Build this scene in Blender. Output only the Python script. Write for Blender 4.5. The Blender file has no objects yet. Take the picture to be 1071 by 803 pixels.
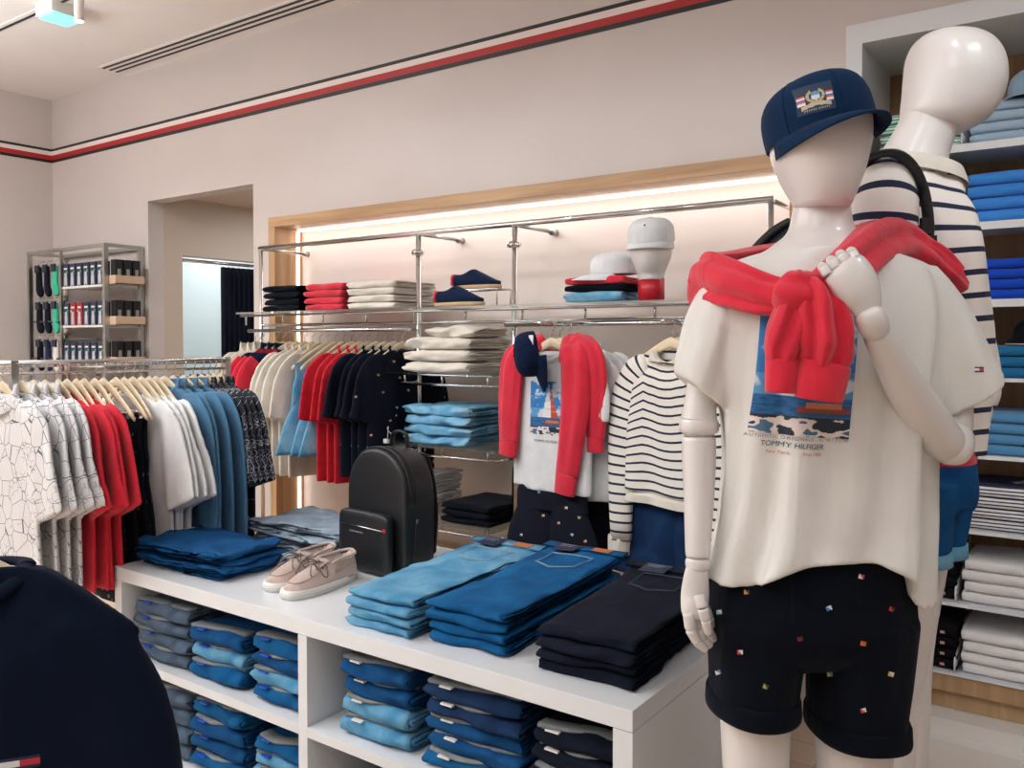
import bpy, bmesh, math, random
from mathutils import Vector, Matrix, noise
from mathutils.bvhtree import BVHTree
random.seed(7)
PI=math.pi
C=bpy.context.scene.collection
# ------------------------------------------------------------------ camera model (1071x803)
H=1.43; PSI=math.radians(35.3); PT=math.radians(1.5); FP=889.0
PY0=356+FP*math.tan(PT)
Fv=Vector((-math.sin(PSI)*math.cos(PT),math.cos(PSI)*math.cos(PT),-math.sin(PT)))
Rv=Vector((math.cos(PSI),math.sin(PSI),0)); Uv=Rv.cross(Fv)
Fh=Vector((-math.sin(PSI),math.cos(PSI),0)); CAM=Vector((0,0,H)); ZV=Vector((0,0,1))
def ray(px,py): return Fv+Rv*((px-535.5)/FP)+Uv*((PY0-py)/FP)
def at(px,py,d): return CAM+ray(px,py)*d
def onz(px,py,z): r=ray(px,py); return CAM+r*((z-H)/r.z)
def ony(px,py,y): r=ray(px,py); return CAM+r*(y/r.y)
def onx(px,py,x): r=ray(px,py); return CAM+r*(x/r.x)
def proj(p):
    q=Vector(p)-CAM; d=q.dot(Fv); return 535.5+FP*q.dot(Rv)/d, PY0-FP*q.dot(Uv)/d
# ------------------------------------------------------------------ materials
def lin(c):
    return tuple(((v/255)/12.92 if v/255<=.04045 else ((v/255+.055)/1.055)**2.4) for v in c)+(1,)
MC={}
class NT:
    def __init__(s,name):
        s.m=bpy.data.materials.new(name); s.m.use_nodes=True; s.t=s.m.node_tree; s.n=s.t.nodes
        s.b=s.n['Principled BSDF']
    def new(s,k,**kw):
        n=s.n.new(k)
        for a,v in kw.items(): setattr(n,a,v)
        return n
    def link(s,a,b): s.t.links.new(a,b)
    def setb(s,**kw):
        for k,v in kw.items(): s.b.inputs[k.replace('_',' ')].default_value=v
def ramp(t,stops,interp='LINEAR'):
    r=t.new('ShaderNodeValToRGB'); e=r.color_ramp; e.interpolation=interp
    while len(e.elements)<len(stops): e.elements.new(.5)
    for i,(p,c) in enumerate(stops): e.elements[i].position=p; e.elements[i].color=c
    return r
def bump(t,h,strength,dist=.002):
    b=t.new('ShaderNodeBump'); b.inputs['Strength'].default_value=strength; b.inputs['Distance'].default_value=dist
    t.link(h,b.inputs['Height']); t.link(b.outputs[0],t.b.inputs['Normal'])
def plain(name,col,rough=.5,metal=0,**kw):
    if name in MC: return MC[name]
    t=NT(name); t.setb(Base_Color=lin(col),Roughness=rough,Metallic=metal,**kw); MC[name]=t.m; return t.m
def painted(name,col,rough=.45,var=.04,scale=3):
    if name in MC: return MC[name]
    t=NT(name); tc=t.new('ShaderNodeTexCoord'); n=t.new('ShaderNodeTexNoise'); n.inputs['Scale'].default_value=scale; n.inputs['Detail'].default_value=4
    t.link(tc.outputs['Object'],n.inputs['Vector'])
    c=lin(col); a=tuple(v*(1-var) for v in c[:3])+(1,); b=tuple(min(1,v*(1+var)) for v in c[:3])+(1,)
    r=ramp(t,[(.3,a),(.7,b)]); t.link(n.outputs['Fac'],r.inputs[0]); t.link(r.outputs[0],t.b.inputs['Base Color'])
    t.setb(Roughness=rough)
    n2=t.new('ShaderNodeTexNoise'); n2.inputs['Scale'].default_value=1.2; t.link(tc.outputs['Object'],n2.inputs['Vector']); bump(t,n2.outputs['Fac'],.08,.03)
    MC[name]=t.m; return t.m
def fabric(name,col,rough=.85,weave=500,strength=.25,var=.08,sheen=.15,wrinkle=.35):
    if sum(col)<140: sheen=.03
    if name in MC: return MC[name]
    t=NT(name); tc=t.new('ShaderNodeTexCoord')
    n=t.new('ShaderNodeTexNoise'); n.inputs['Scale'].default_value=14; n.inputs['Detail'].default_value=5; t.link(tc.outputs['Object'],n.inputs['Vector'])
    c=lin(col); a=tuple(v*(1-var) for v in c[:3])+(1,); b=tuple(min(1,v*(1+var)) for v in c[:3])+(1,)
    r=ramp(t,[(.3,a),(.7,b)]); t.link(n.outputs['Fac'],r.inputs[0]); t.link(r.outputs[0],t.b.inputs['Base Color'])
    w=t.new('ShaderNodeTexNoise'); w.inputs['Scale'].default_value=weave; t.link(tc.outputs['Object'],w.inputs['Vector'])
    mp=t.new('ShaderNodeMapping'); mp.inputs['Scale'].default_value=(14,14,4); t.link(tc.outputs['Object'],mp.inputs[0])
    w2=t.new('ShaderNodeTexNoise'); w2.inputs['Scale'].default_value=1; w2.inputs['Detail'].default_value=3; w2.inputs['Distortion'].default_value=.6; t.link(mp.outputs[0],w2.inputs['Vector'])
    b1=t.new('ShaderNodeBump'); b1.inputs['Strength'].default_value=wrinkle; b1.inputs['Distance'].default_value=.02; t.link(w2.outputs['Fac'],b1.inputs['Height'])
    b2=t.new('ShaderNodeBump'); b2.inputs['Strength'].default_value=strength; b2.inputs['Distance'].default_value=.0015; t.link(w.outputs['Fac'],b2.inputs['Height'])
    t.link(b1.outputs[0],b2.inputs['Normal']); t.link(b2.outputs[0],t.b.inputs['Normal'])
    t.setb(Roughness=rough,Sheen_Weight=sheen); t.b.inputs['Specular IOR Level'].default_value=.25 if sum(col)>140 else .1
    MC[name]=t.m; return t.m
def denim(name,col,fade,contrast=1):
    if name in MC: return MC[name]
    t=NT(name); tc=t.new('ShaderNodeTexCoord')
    n=t.new('ShaderNodeTexNoise'); n.inputs['Scale'].default_value=9; n.inputs['Detail'].default_value=6; n.inputs['Distortion'].default_value=.4; t.link(tc.outputs['Object'],n.inputs['Vector'])
    mp=t.new('ShaderNodeMapping'); mp.inputs['Scale'].default_value=(900,120,120); t.link(tc.outputs['Object'],mp.inputs[0])
    g=t.new('ShaderNodeTexNoise'); g.inputs['Scale'].default_value=1; t.link(mp.outputs[0],g.inputs['Vector'])
    r=ramp(t,[(.35,lin(col)),(.72,lin(fade))]); t.link(n.outputs['Fac'],r.inputs[0])
    mx=t.new('ShaderNodeMix'); mx.data_type='RGBA'; mx.blend_type='MULTIPLY'; mx.inputs[0].default_value=.5
    r2=ramp(t,[(.35,(.62,.62,.65,1)),(.65,(1,1,1,1))]); t.link(g.outputs['Fac'],r2.inputs[0])
    t.link(r.outputs[0],mx.inputs[6]); t.link(r2.outputs[0],mx.inputs[7]); t.link(mx.outputs[2],t.b.inputs['Base Color'])
    b1=t.new('ShaderNodeBump'); b1.inputs['Strength'].default_value=.4; b1.inputs['Distance'].default_value=.015; t.link(n.outputs['Fac'],b1.inputs['Height'])
    b2=t.new('ShaderNodeBump'); b2.inputs['Strength'].default_value=.3; b2.inputs['Distance'].default_value=.001; t.link(g.outputs['Fac'],b2.inputs['Height'])
    t.link(b1.outputs[0],b2.inputs['Normal']); t.link(b2.outputs[0],t.b.inputs['Normal'])
    t.setb(Roughness=.9); t.b.inputs['Specular IOR Level'].default_value=.2
    MC[name]=t.m; return t.m
def striped(name,base,line,period,width,off=0,axis=1,use='UV'):
    """bands across the cloth; UV v is metres along the garment"""
    if name in MC: return MC[name]
    t=NT(name); tc=t.new('ShaderNodeTexCoord'); sp=t.new('ShaderNodeSeparateXYZ'); t.link(tc.outputs[use],sp.inputs[0])
    a=t.new('ShaderNodeMath',operation='ADD'); a.inputs[1].default_value=off+50*period; t.link(sp.outputs[axis],a.inputs[0])
    m=t.new('ShaderNodeMath',operation='MODULO'); m.inputs[1].default_value=period; t.link(a.outputs[0],m.inputs[0])
    l=t.new('ShaderNodeMath',operation='LESS_THAN'); l.inputs[1].default_value=width; t.link(m.outputs[0],l.inputs[0])
    mx=t.new('ShaderNodeMix'); mx.data_type='RGBA'; mx.inputs[6].default_value=lin(base); mx.inputs[7].default_value=lin(line)
    t.link(l.outputs[0],mx.inputs[0]); t.link(mx.outputs[2],t.b.inputs['Base Color'])
    w=t.new('ShaderNodeTexNoise'); w.inputs['Scale'].default_value=300; t.link(tc.outputs['Object'],w.inputs['Vector']); bump(t,w.outputs['Fac'],.3,.002)
    t.setb(Roughness=.9); MC[name]=t.m; return t.m
def mapprint(name,base,line,scale,w=.02,dark=False):
    if name in MC: return MC[name]
    t=NT(name); tc=t.new('ShaderNodeTexCoord')
    v=t.new('ShaderNodeTexVoronoi',feature='DISTANCE_TO_EDGE'); v.inputs['Scale'].default_value=scale; t.link(tc.outputs['Object'],v.inputs['Vector'])
    v2=t.new('ShaderNodeTexVoronoi',feature='DISTANCE_TO_EDGE'); v2.inputs['Scale'].default_value=scale*2.3; t.link(tc.outputs['Object'],v2.inputs['Vector'])
    n=t.new('ShaderNodeTexNoise'); n.inputs['Scale'].default_value=scale*.5; t.link(tc.outputs['Object'],n.inputs['Vector'])
    l=t.new('ShaderNodeMath',operation='LESS_THAN'); l.inputs[1].default_value=w; t.link(v.outputs['Distance'],l.inputs[0])
    l2=t.new('ShaderNodeMath',operation='LESS_THAN'); l2.inputs[1].default_value=w*1.3; t.link(v2.outputs['Distance'],l2.inputs[0])
    g=t.new('ShaderNodeMath',operation='GREATER_THAN'); g.inputs[1].default_value=.52; t.link(n.outputs['Fac'],g.inputs[0])
    mu=t.new('ShaderNodeMath',operation='MULTIPLY'); t.link(l2.outputs[0],mu.inputs[0]); t.link(g.outputs[0],mu.inputs[1])
    mxx=t.new('ShaderNodeMath',operation='MAXIMUM'); t.link(l.outputs[0],mxx.inputs[0]); t.link(mu.outputs[0],mxx.inputs[1])
    mx=t.new('ShaderNodeMix'); mx.data_type='RGBA'; mx.inputs[6].default_value=lin(base); mx.inputs[7].default_value=lin(line)
    t.link(mxx.outputs[0],mx.inputs[0]); t.link(mx.outputs[2],t.b.inputs['Base Color'])
    t.setb(Roughness=.85); MC[name]=t.m; return t.m
def dotted(name,base,dot,scale,size,axis=None,vivid=False):
    if name in MC: return MC[name]
    t=NT(name); tc=t.new('ShaderNodeTexCoord')
    v=t.new('ShaderNodeTexVoronoi'); v.inputs['Scale'].default_value=scale; v.inputs['Randomness'].default_value=.5; t.link(tc.outputs['Object'],v.inputs['Vector'])
    l=t.new('ShaderNodeMath',operation='LESS_THAN'); l.inputs[1].default_value=size; t.link(v.outputs['Distance'],l.inputs[0])
    mx=t.new('ShaderNodeMix'); mx.data_type='RGBA'; mx.inputs[6].default_value=lin(base); mx.inputs[7].default_value=lin(dot)
    if vivid:
        r=ramp(t,[(0,lin((220,215,205))),(.3,lin((200,60,50))),(.5,lin((225,200,90))),(.7,lin((90,150,200))),(.85,lin((225,130,80)))],'CONSTANT')
        s=t.new('ShaderNodeSeparateColor'); t.link(v.outputs['Color'],s.inputs[0]); t.link(s.outputs[0],r.inputs[0]); t.link(r.outputs[0],mx.inputs[7])
    t.link(l.outputs[0],mx.inputs[0]); t.link(mx.outputs[2],t.b.inputs['Base Color']); t.setb(Roughness=.85); t.b.inputs['Specular IOR Level'].default_value=.25
    MC[name]=t.m; return t.m
def wood(name,c1,c2,rough=.45,axis=0,scale=1):
    if name in MC: return MC[name]
    t=NT(name); tc=t.new('ShaderNodeTexCoord'); mp=t.new('ShaderNodeMapping')
    s=[28,28,28]; s[axis]=1.6; mp.inputs['Scale'].default_value=[v*scale for v in s]; t.link(tc.outputs['Object'],mp.inputs[0])
    n=t.new('ShaderNodeTexNoise'); n.inputs['Scale'].default_value=1; n.inputs['Detail'].default_value=8; n.inputs['Distortion'].default_value=.5; t.link(mp.outputs[0],n.inputs['Vector'])
    r=ramp(t,[(.3,lin(c1)),(.7,lin(c2))]); t.link(n.outputs['Fac'],r.inputs[0]); t.link(r.outputs[0],t.b.inputs['Base Color'])
    bump(t,n.outputs['Fac'],.12,.003); t.setb(Roughness=rough); MC[name]=t.m; return t.m
def emit(name,col,st):
    if name in MC: return MC[name]
    t=NT(name); t.setb(Base_Color=lin(col),Emission_Color=lin(col),Emission_Strength=st); MC[name]=t.m; return t.m
WALL=painted('wall_paint',(208,198,193),.33,.02); CEIL=painted('ceiling_paint',(240,234,231),.6,.015)
WHITE=painted('white_lacquer',(224,227,230),.18,.01); MWHITE=plain('mannequin_shell',(224,219,216),.3,0,Coat_Weight=.25,Coat_Roughness=.2)
CHROME=plain('chrome',(215,215,215),.1,1); STEEL=plain('brushed_steel',(190,190,185),.3,1)
OAK=wood('oak',(172,134,94),(204,166,124)); OAKV=wood('oak_vertical',(172,134,94),(204,166,124),axis=2); OAKD=wood('oak_cabinet',(134,102,68),(166,130,92),axis=2); OAKB=wood('oak_base',(164,130,92),(190,158,120),axis=2)
HANG=wood('hanger_beech',(214,192,158),(232,214,184),.35)
GLASS=plain('shelf_glass',(225,238,235),.03,0,Transmission_Weight=.92,IOR=1.3,Alpha=.6)
BLACK=plain('black_plastic',(18,18,20),.4); WPAPER=plain('white_paper',(232,230,226),.6)
CREAM=fabric('cream_jersey',(226,218,206)); CREAM2=fabric('cream_knit',(222,214,202)); OFFW=fabric('offwhite_jersey',(222,223,223))
RED=fabric('red_jersey',(205,32,52)); REDF=fabric('red_fleece',(214,40,62),weave=900,wrinkle=.3,sheen=.3); NAVY=fabric('navy_jersey',(10,16,32)); NAVYF=fabric('navy_chino',(8,13,25),wrinkle=.3)
BLUEC=fabric('cadet_blue_cotton',(74,120,154)); NCOT=fabric('navy_cotton',(22,36,64))
D_DARK=denim('denim_deep_blue',(10,66,118),(24,92,146)); D_MID=denim('denim_mid_blue',(6,78,130),(24,108,164)); D_LIGHT=denim('denim_light_blue',(72,142,184),(132,184,210))
D_GREY=denim('denim_slate',(66,84,104),(104,122,142)); D_PALE=denim('denim_grey_wash',(128,146,164),(168,184,198)); D_NAVY=denim('denim_navy',(9,17,32),(17,28,48)); D_ICE=denim('denim_bleached',(96,166,206),(164,208,230))
D_IND=denim('denim_indigo',(16,40,76),(32,66,108)); D_INV=denim('denim_wrong_side',(120,128,132),(158,162,160))
# ------------------------------------------------------------------ mesh builder
def cat(a,b,c,d,t):
    return [.5*((2*q)+(-p+r)*t+(2*p-5*q+4*r-s)*t*t+(-p+3*q-3*r+s)*t*t*t) for p,q,r,s in zip(a,b,c,d)]
def spline(keys,n):
    """catmull-rom through key rows, n rows out"""
    m=len(keys)-1; out=[]
    for i in range(n):
        x=i/(n-1)*m; k=min(int(x),m-1); t=x-k
        out.append(cat(keys[max(k-1,0)],keys[k],keys[k+1],keys[min(k+2,m)],t))
    return out
class MB:
    def __init__(s): s.v=[]; s.f=[]; s.uv=[]; s.mi=[]; s.sm=[]; s.cur=0
    def face(s,idx,uv=None,smooth=True): s.f.append(idx); s.uv.append(uv or [(0,0)]*len(idx)); s.mi.append(s.cur); s.sm.append(smooth)
    def box(s,c,d,M=None,rot=0):
        n=len(s.v); x,y,z=[q/2 for q in d]; R=Matrix.Rotation(rot,3,'Z')
        for dx,dy,dz in ((-x,-y,-z),(x,-y,-z),(x,y,-z),(-x,y,-z),(-x,-y,z),(x,-y,z),(x,y,z),(-x,y,z)):
            p=Vector(c)+R@Vector((dx,dy,dz)); s.v.append(M@p if M else p)
        for q in ((3,2,1,0),(4,5,6,7),(0,1,5,4),(1,2,6,5),(2,3,7,6),(3,0,4,7)): s.face([n+i for i in q],None,False)
        return s
    def bx(s,x0,x1,y0,y1,z0,z1): return s.box(((x0+x1)/2,(y0+y1)/2,(z0+z1)/2),(abs(x1-x0),abs(y1-y0),abs(z1-z0)))
    def loft(s,rings,cap=(True,True),vs=None,us=None,closed=True):
        n=len(s.v); k=len(rings[0])
        for r in rings: s.v+= [Vector(p) for p in r]
        for i in range(len(rings)-1):
            for j in range(k if closed else k-1):
                j2=(j+1)%k; v0=vs[i] if vs else i/(len(rings)-1); v1=vs[i+1] if vs else (i+1)/(len(rings)-1)
                u0=us[j] if us else j/k; u1=us[j+1] if us else (j+1)/k
                if callable(v0): pass
                s.face([n+i*k+j,n+i*k+j2,n+(i+1)*k+j2,n+(i+1)*k+j],[(u0,v0),(u1,v0),(u1,v1),(u0,v1)])
        if closed:
            if cap[0]: s.face([n+j for j in reversed(range(k))])
            if cap[1]: s.face([n+(len(rings)-1)*k+j for j in range(k)])
        return s
    def tube(s,pts,r,seg=8,cap=(True,True)):
        pts=[Vector(p) for p in pts]; rs=r if isinstance(r,(list,tuple)) else [r]*len(pts); rings=[]
        up=None
        for i,p in enumerate(pts):
            t=(pts[min(i+1,len(pts)-1)]-pts[max(i-1,0)]).normalized()
            if up is None: up=Vector((0,0,1)) if abs(t.z)<.9 else Vector((1,0,0))
            a=t.cross(up).normalized(); up=a.cross(t).normalized()
            rr=rs[i]; ra,rb=rr if isinstance(rr,(tuple,list)) else (rr,rr)
            rings.append([p+a*ra*math.cos(2*PI*j/seg)+up*rb*math.sin(2*PI*j/seg) for j in range(seg)])
        return s.loft(rings,cap)
    def ball(s,c,r,seg=16,sc=(1,1,1)):
        rings=[]
        for i in range(seg//2+1):
            a=PI*i/(seg//2); rr=max(math.sin(a),.001)
            rings.append([Vector(c)+Vector((sc[0]*r*rr*math.cos(2*PI*j/seg),sc[1]*r*rr*math.sin(2*PI*j/seg),-sc[2]*r*math.cos(a))) for j in range(seg)])
        return s.loft(rings)
    def xf(s,M):
        s.v=[M@p for p in s.v]; return s
    def add(s,o,M=None):
        n=len(s.v); s.v+=[(M@p if M else p.copy()) for p in o.v]; s.f+=[[i+n for i in f] for f in o.f]; s.uv+=o.uv; s.mi+=o.mi; s.sm+=o.sm; return s
    def build(s,name,mats,parent=None,world=False,bevel=0,sub=0,loc=None):
        off=Vector((0,0,0))
        if world and parent is not None: off=parent.location
        if loc is not None: off=Vector(loc)
        me=bpy.data.meshes.new(name); me.from_pydata([tuple(p-off) for p in s.v],[],s.f)
        u=me.uv_layers.new(name='UVMap'); k=0
        for fi,f in enumerate(s.f):
            for j in range(len(f)): u.data[k].uv=s.uv[fi][j]; k+=1
        me.polygons.foreach_set('material_index',s.mi); me.polygons.foreach_set('use_smooth',s.sm)
        for m in (mats if isinstance(mats,(list,tuple)) else [mats]): me.materials.append(m)
        me.update()
        o=bpy.data.objects.new(name,me); C.objects.link(o)
        if loc is not None: o.location=loc
        if parent is not None: o.parent=parent
        if bevel:
            b=o.modifiers.new('bevel','BEVEL'); b.width=bevel; b.segments=2; b.limit_method='ANGLE'
        if sub:
            b=o.modifiers.new('sub','SUBSURF'); b.levels=sub; b.render_levels=sub
        return o
def fuse(o,voxel=.006,smooth=4):
    """union the overlapping lofts of one mesh into a single skin"""
    r=o.modifiers.new('r','REMESH'); r.mode='VOXEL'; r.voxel_size=voxel; r.use_smooth_shade=True
    if smooth:
        m=o.modifiers.new('s','SMOOTH'); m.iterations=smooth; m.factor=.6
    bpy.context.view_layer.update(); dg=bpy.context.evaluated_depsgraph_get()
    me=bpy.data.meshes.new_from_object(o.evaluated_get(dg)); o.modifiers.clear()
    mats=[m for m in o.data.materials]; o.data=me; me.materials.clear()
    for m in mats: me.materials.append(m)
    me.polygons.foreach_set('use_smooth',[True]*len(me.polygons)); me.update(); return o
def thing(name,label,catg,loc=(0,0,0),rz=0,group=None):
    o=bpy.data.objects.new(name,None); C.objects.link(o); o.location=loc; o.rotation_euler=(0,0,rz); o.empty_display_size=.05
    return tag(o,label,catg,group)
def tag(o,label,catg,group=None,kind=None):
    o['label']=label; o['category']=catg
    if group: o['group']=group
    if kind: o['kind']=kind
    return o
def struct(name,mb,m,**k):
    o=mb.build(name,m,**k); o['kind']='structure'; return o
def kids(o): return [c for c in bpy.data.objects if c.parent==o]
def dup(root,loc=None,rz=None,label=None,group=None,parent=None):
    r=root.copy(); C.objects.link(r)
    if loc is not None: r.location=loc
    if rz is not None: r.rotation_euler=(0,0,rz)
    if label: r['label']=label
    if group: r['group']=group
    if parent is not None: r.parent=parent
    for ch in kids(root): dup(ch,parent=r)
    return r
def nz(x,y,z,s=1): return noise.noise(Vector((x*s,y*s,z*s)))
# ------------------------------------------------------------------ room shell
YW=3.2; XL=-6.44; CZ=3.2
NX0,NX1,NZ=-5.2,-4.12,2.345      # passage opening
FX0,FX1,FZ0,FZ1=-3.9,-.92,.41,2.12   # lit display niche
KX0,KX1,KZ1=-.79,1.6,2.54          # shelving niche
w=MB()
w.bx(XL,NX0,YW,YW+.11,0,CZ); w.bx(NX0,NX1,YW,YW+.11,NZ,CZ); w.bx(NX1,FX0,YW,YW+.2,0,CZ)
w.bx(FX0,FX1,YW,YW+.2,FZ1,CZ); w.bx(FX0,FX1,YW,YW+.2,0,.36); w.bx(FX1,KX0,YW,YW+.2,0,CZ)
w.bx(KX0,KX1,YW,YW+.2,KZ1,CZ); w.bx(KX1,3.2,YW,YW+.2,0,CZ)
struct('wall_back',w,WALL)
struct('wall_left',MB().bx(XL-.1,XL,-3.5,YW+.11,0,CZ),WALL)
struct('ceiling',MB().bx(-8,3.2,-3.6,5.6,CZ,CZ+.1),CEIL)
t=NT('oak_floor'); tc=t.new('ShaderNodeTexCoord'); br=t.new('ShaderNodeTexBrick'); br.inputs['Scale'].default_value=1; br.inputs['Brick Width'].default_value=1.6; br.inputs['Row Height'].default_value=.16
br.inputs['Mortar Size'].default_value=.002; br.inputs['Color1'].default_value=lin((206,184,164)); br.inputs['Color2'].default_value=lin((218,198,178)); br.inputs['Mortar'].default_value=lin((170,136,104))
t.link(tc.outputs['Object'],br.inputs['Vector']); t.link(br.outputs['Color'],t.b.inputs['Base Color']); t.setb(Roughness=.35)
FLOOR=t.m
struct('floor',MB().bx(-8,3.2,-3.6,5.6,-.1,0),FLOOR)
# passage behind the opening
BEIGE=painted('passage_paint',(205,188,172),.5,.02)
p=MB(); p.bx(NX0-.1,NX0-.001,YW+.11,3.45,0,2.6); p.bx(NX0-.1,NX0-.001,3.45,4.22,2.01,2.6); p.bx(NX0-.1,NX0-.001,4.22,5.5,0,2.6)
struct('wall_passage',p,BEIGE)
struct('wall_passage_end',MB().bx(NX0-.1,-3.0,5.4,5.5,0,2.6),BEIGE)
struct('ceiling_passage',MB().bx(NX0-.2,-3.0,YW+.11,5.5,2.4,2.5),BEIGE)
p=MB(); p.bx(-6.9,NX0-.1,3.36,3.42,0,2.6); p.bx(-6.9,NX0-.1,4.3,4.36,0,2.6); p.bx(-6.9,-6.84,3.4,4.3,0,2.6); p.bx(-6.9,NX0-.1,3.4,4.3,2.5,2.56)
struct('wall_booth',p,painted('booth_white',(240,244,244),.4,.01))
tag(MB().bx(-6.4,-5.7,3.6,4.1,2.47,2.495).build('booth_ceiling_lamp',emit('booth_glow',(228,240,244),3)),'flat white ceiling lamp lighting the fitting booth behind the doorway','lamp')
cur=MB(); rows=[]
for iz in range(2):
    z=.02 if iz==0 else 1.96; rows.append([])
    for i in range(60):
        y=3.80+.34*i/59; x=NX0-.06+.03*math.sin(i*.85)
        rows[-1].append((x,y,z))
full=[r+[(x-.006,y,z) for x,y,z in reversed(r)] for r in rows]
cur.loft(full); ct=thing('fitting_room_curtain','dark navy curtain drawn aside in the lit fitting room doorway','curtain',(NX0-.06,3.9,0))
cur.build('curtain_cloth',fabric('curtain_navy',(14,18,34)),ct,world=True)
MB().tube([(NX0-.06,3.47,1.985),(NX0-.06,4.2,1.985)],.012).build('curtain_rail',CHROME,ct,world=True)
r=MB()
for i in range(5): 
    y=3.8+.08*i; r.tube([(NX0-.06+.016*math.cos(a),y,1.975+.022*math.sin(a)) for a in [2*PI*k/10 for k in range(11)]],.002,5)
r.build('curtain_ring',CHROME,ct,world=True)
# stripe trims round the walls
ST=[('trim_1',2.826,2.841,(34,32,34)),('trim_2',2.783,2.8255,(232,222,216)),('trim_3',2.762,2.7825,(176,34,38)),('trim_4',2.742,2.7615,(34,32,34))]
ST=[('trim_1',2.826,2.843,(30,28,32)),('trim_2',2.796,2.8255,(236,224,218)),('trim_3',2.763,2.7955,(178,30,34)),('trim_4',2.742,2.7625,(30,28,32))]
for n,z0,z1,c in ST:
    m=MB(); m.bx(XL,3.2,YW-.004,YW,z0,z1); m.bx(XL,XL+.004,-3.5,YW-.004,z0,z1); struct(n,m,plain('stripe_'+n,c,.4))
# ceiling slot diffusers and fittings
def slots(name,px0,py0,px1,py1,n,gap,label):
    a=onz(px0,py0,CZ); b=onz(px1,py1,CZ); b.y=a.y
    e=thing(name,label,'vent',(a.x,a.y,CZ-.01))
    fr=MB(); fr.bx(a.x,b.x,a.y-gap*.6,a.y+gap*(n-1)+gap*.6,CZ-.004,CZ); fr.build('vent_frame',CEIL,e,world=True)
    for i in range(n):
        MB().bx(a.x+.01,b.x-.01,a.y+gap*i-.007,a.y+gap*i+.007,CZ-.008,CZ-.0035).build('vent_slot',plain('slot_dark',(30,42,42),.6),e,world=True)
slots('ceiling_vent',107,71,392,-14,3,.045,'long white ceiling vent with three dark slots near the back wall')
slots('ceiling_vent',-8,34,110,-18,1,.05,'single dark ceiling slot in the upper left corner')
pc=onz(63,19,CZ-.06)
e=thing('emergency_light','small square ceiling emergency light glowing pale turquoise','lamp',(pc.x,pc.y,CZ-.06))
MB().box((pc.x,pc.y,CZ-.03),(.17,.17,.06)).build('light_housing',WPAPER,e,world=True)
q=MB(); q.box((pc.x,pc.y,CZ-.066),(.15,.15,.012)); q.build('light_lens',emit('turquoise_lens',(120,215,215),1.6),e,world=True,bevel=.004)
pc=at(83,22,4.0)
e=thing('ceiling_spotlight','white cylindrical spotlight hanging beside the turquoise emergency light','lamp',pc)
MB().tube([pc,(pc.x,pc.y,pc.z+.17)],.022,20).build('lamp_body',CEIL,e,world=True)
MB().tube([(pc.x,pc.y,pc.z+.17),(pc.x,pc.y,CZ)],.006,8).build('lamp_stem',CEIL,e,world=True)
MB().tube([(pc.x,pc.y,pc.z-.003),(pc.x,pc.y,pc.z+.001)],.018,20).build('lamp_lens',emit('warm_lens',(255,240,225),6),e,world=True)
# lit niche: backing, oak frame, led line
struct('wall_niche',MB().bx(FX0-.02,FX1+.02,3.33,3.38,FZ0-.05,FZ1+.05),painted('niche_paint',(232,218,210),.35,.015))
struct('trim_6',MB().bx(FX0,FX0+.055,3.13,3.33,FZ0,FZ1-.056),OAKV,bevel=.002); struct('trim_7',MB().bx(FX1-.055,FX1,3.13,3.33,FZ0,FZ1-.056),OAKV,bevel=.002)
struct('trim_8',MB().bx(FX0,FX1,3.13,3.33,FZ1-.055,FZ1),OAK,bevel=.002)
fr=thing('led_lighting','thin white light strip glowing along the inside of the oak surround','light strip',(FX0,3.29,FZ0))
LED=emit('led_strip',(255,248,242),4)
l=MB(); l.bx(FX0+.066,FX1-.066,3.285,3.30,FZ1-.068,FZ1-.056); l.build('led_strip',LED,fr,world=True)
for a_,b_ in ((FX0+.056,FX0+.064),(FX1-.064,FX1-.056)): MB().bx(a_,b_,3.285,3.30,FZ0,FZ1-.07).build('led_strip',LED,fr,world=True)
bn=thing('display_bench','low light oak bench running under the wall rack','bench',(FX0,2.8,0))
MB().bx(FX0+.02,FX1,2.62,3.32,.37,.409).build('bench_top',OAK,bn,world=True,bevel=.003)
MB().bx(FX0+.06,FX1-.02,2.68,3.19,0,.369).build('bench_base',OAK,bn,world=True)
# ------------------------------------------------------------------ hangers and hanging garments (local: x along shoulders, z up, neck at origin)
def hanger_parts(e,hw=.205,drop=.12,hook=.062,clips=False,mat=HANG):
    n=21; rings=[]
    for i in range(n):
        u=-1+2*i/(n-1); x=u*hw; a=abs(u); z=-drop*(a**1.2)+.0
        h=.019*(1-.35*a) if a<.95 else .008; th=.0042
        y=-.003*a*a
        rings.append([Vector((x,y+th*math.cos(q)*1.0,z-.012+h*math.sin(q))) for q in [2*PI*k/10 for k in range(10)]])
    MB().loft(rings).build('hanger_body',mat,e)
    hp=[(0,0,0),(0,0,hook-.035)]
    for k in range(9):
        a=-PI/2+PI*1.25*k/8; hp.append((.016*math.cos(a)*1,0,hook-.0165+.0165*math.sin(a)))
    MB().tube(hp[:2]+hp[2:],.0018,6).build('hook',CHROME,e)
    if clips:
        c=MB(); c.tube([(-hw*.8,0,-drop*.95),(hw*.8,0,-drop*.95)],.002,6); c.build('clip_bar',CHROME,e)
        for s in (-1,1): MB().box((s*hw*.7,0,-drop-.012),(.03,.014,.035)).build('clip',CHROME,e)
def foldy(x,z,v,seed,amp,k=26):
    return amp*(.08+.92*v)*(math.sin(k*x+seed*1.7+.8*math.sin(3*z+seed))+.5*math.sin(k*1.9*x+seed*3.1+2*z)) + amp*.8*(.15+.85*v)*nz(x*6+seed,z*5,seed)
def topz(a,drop=.075): return -drop*(max(0,a-.28)/.72)**1.2
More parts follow.
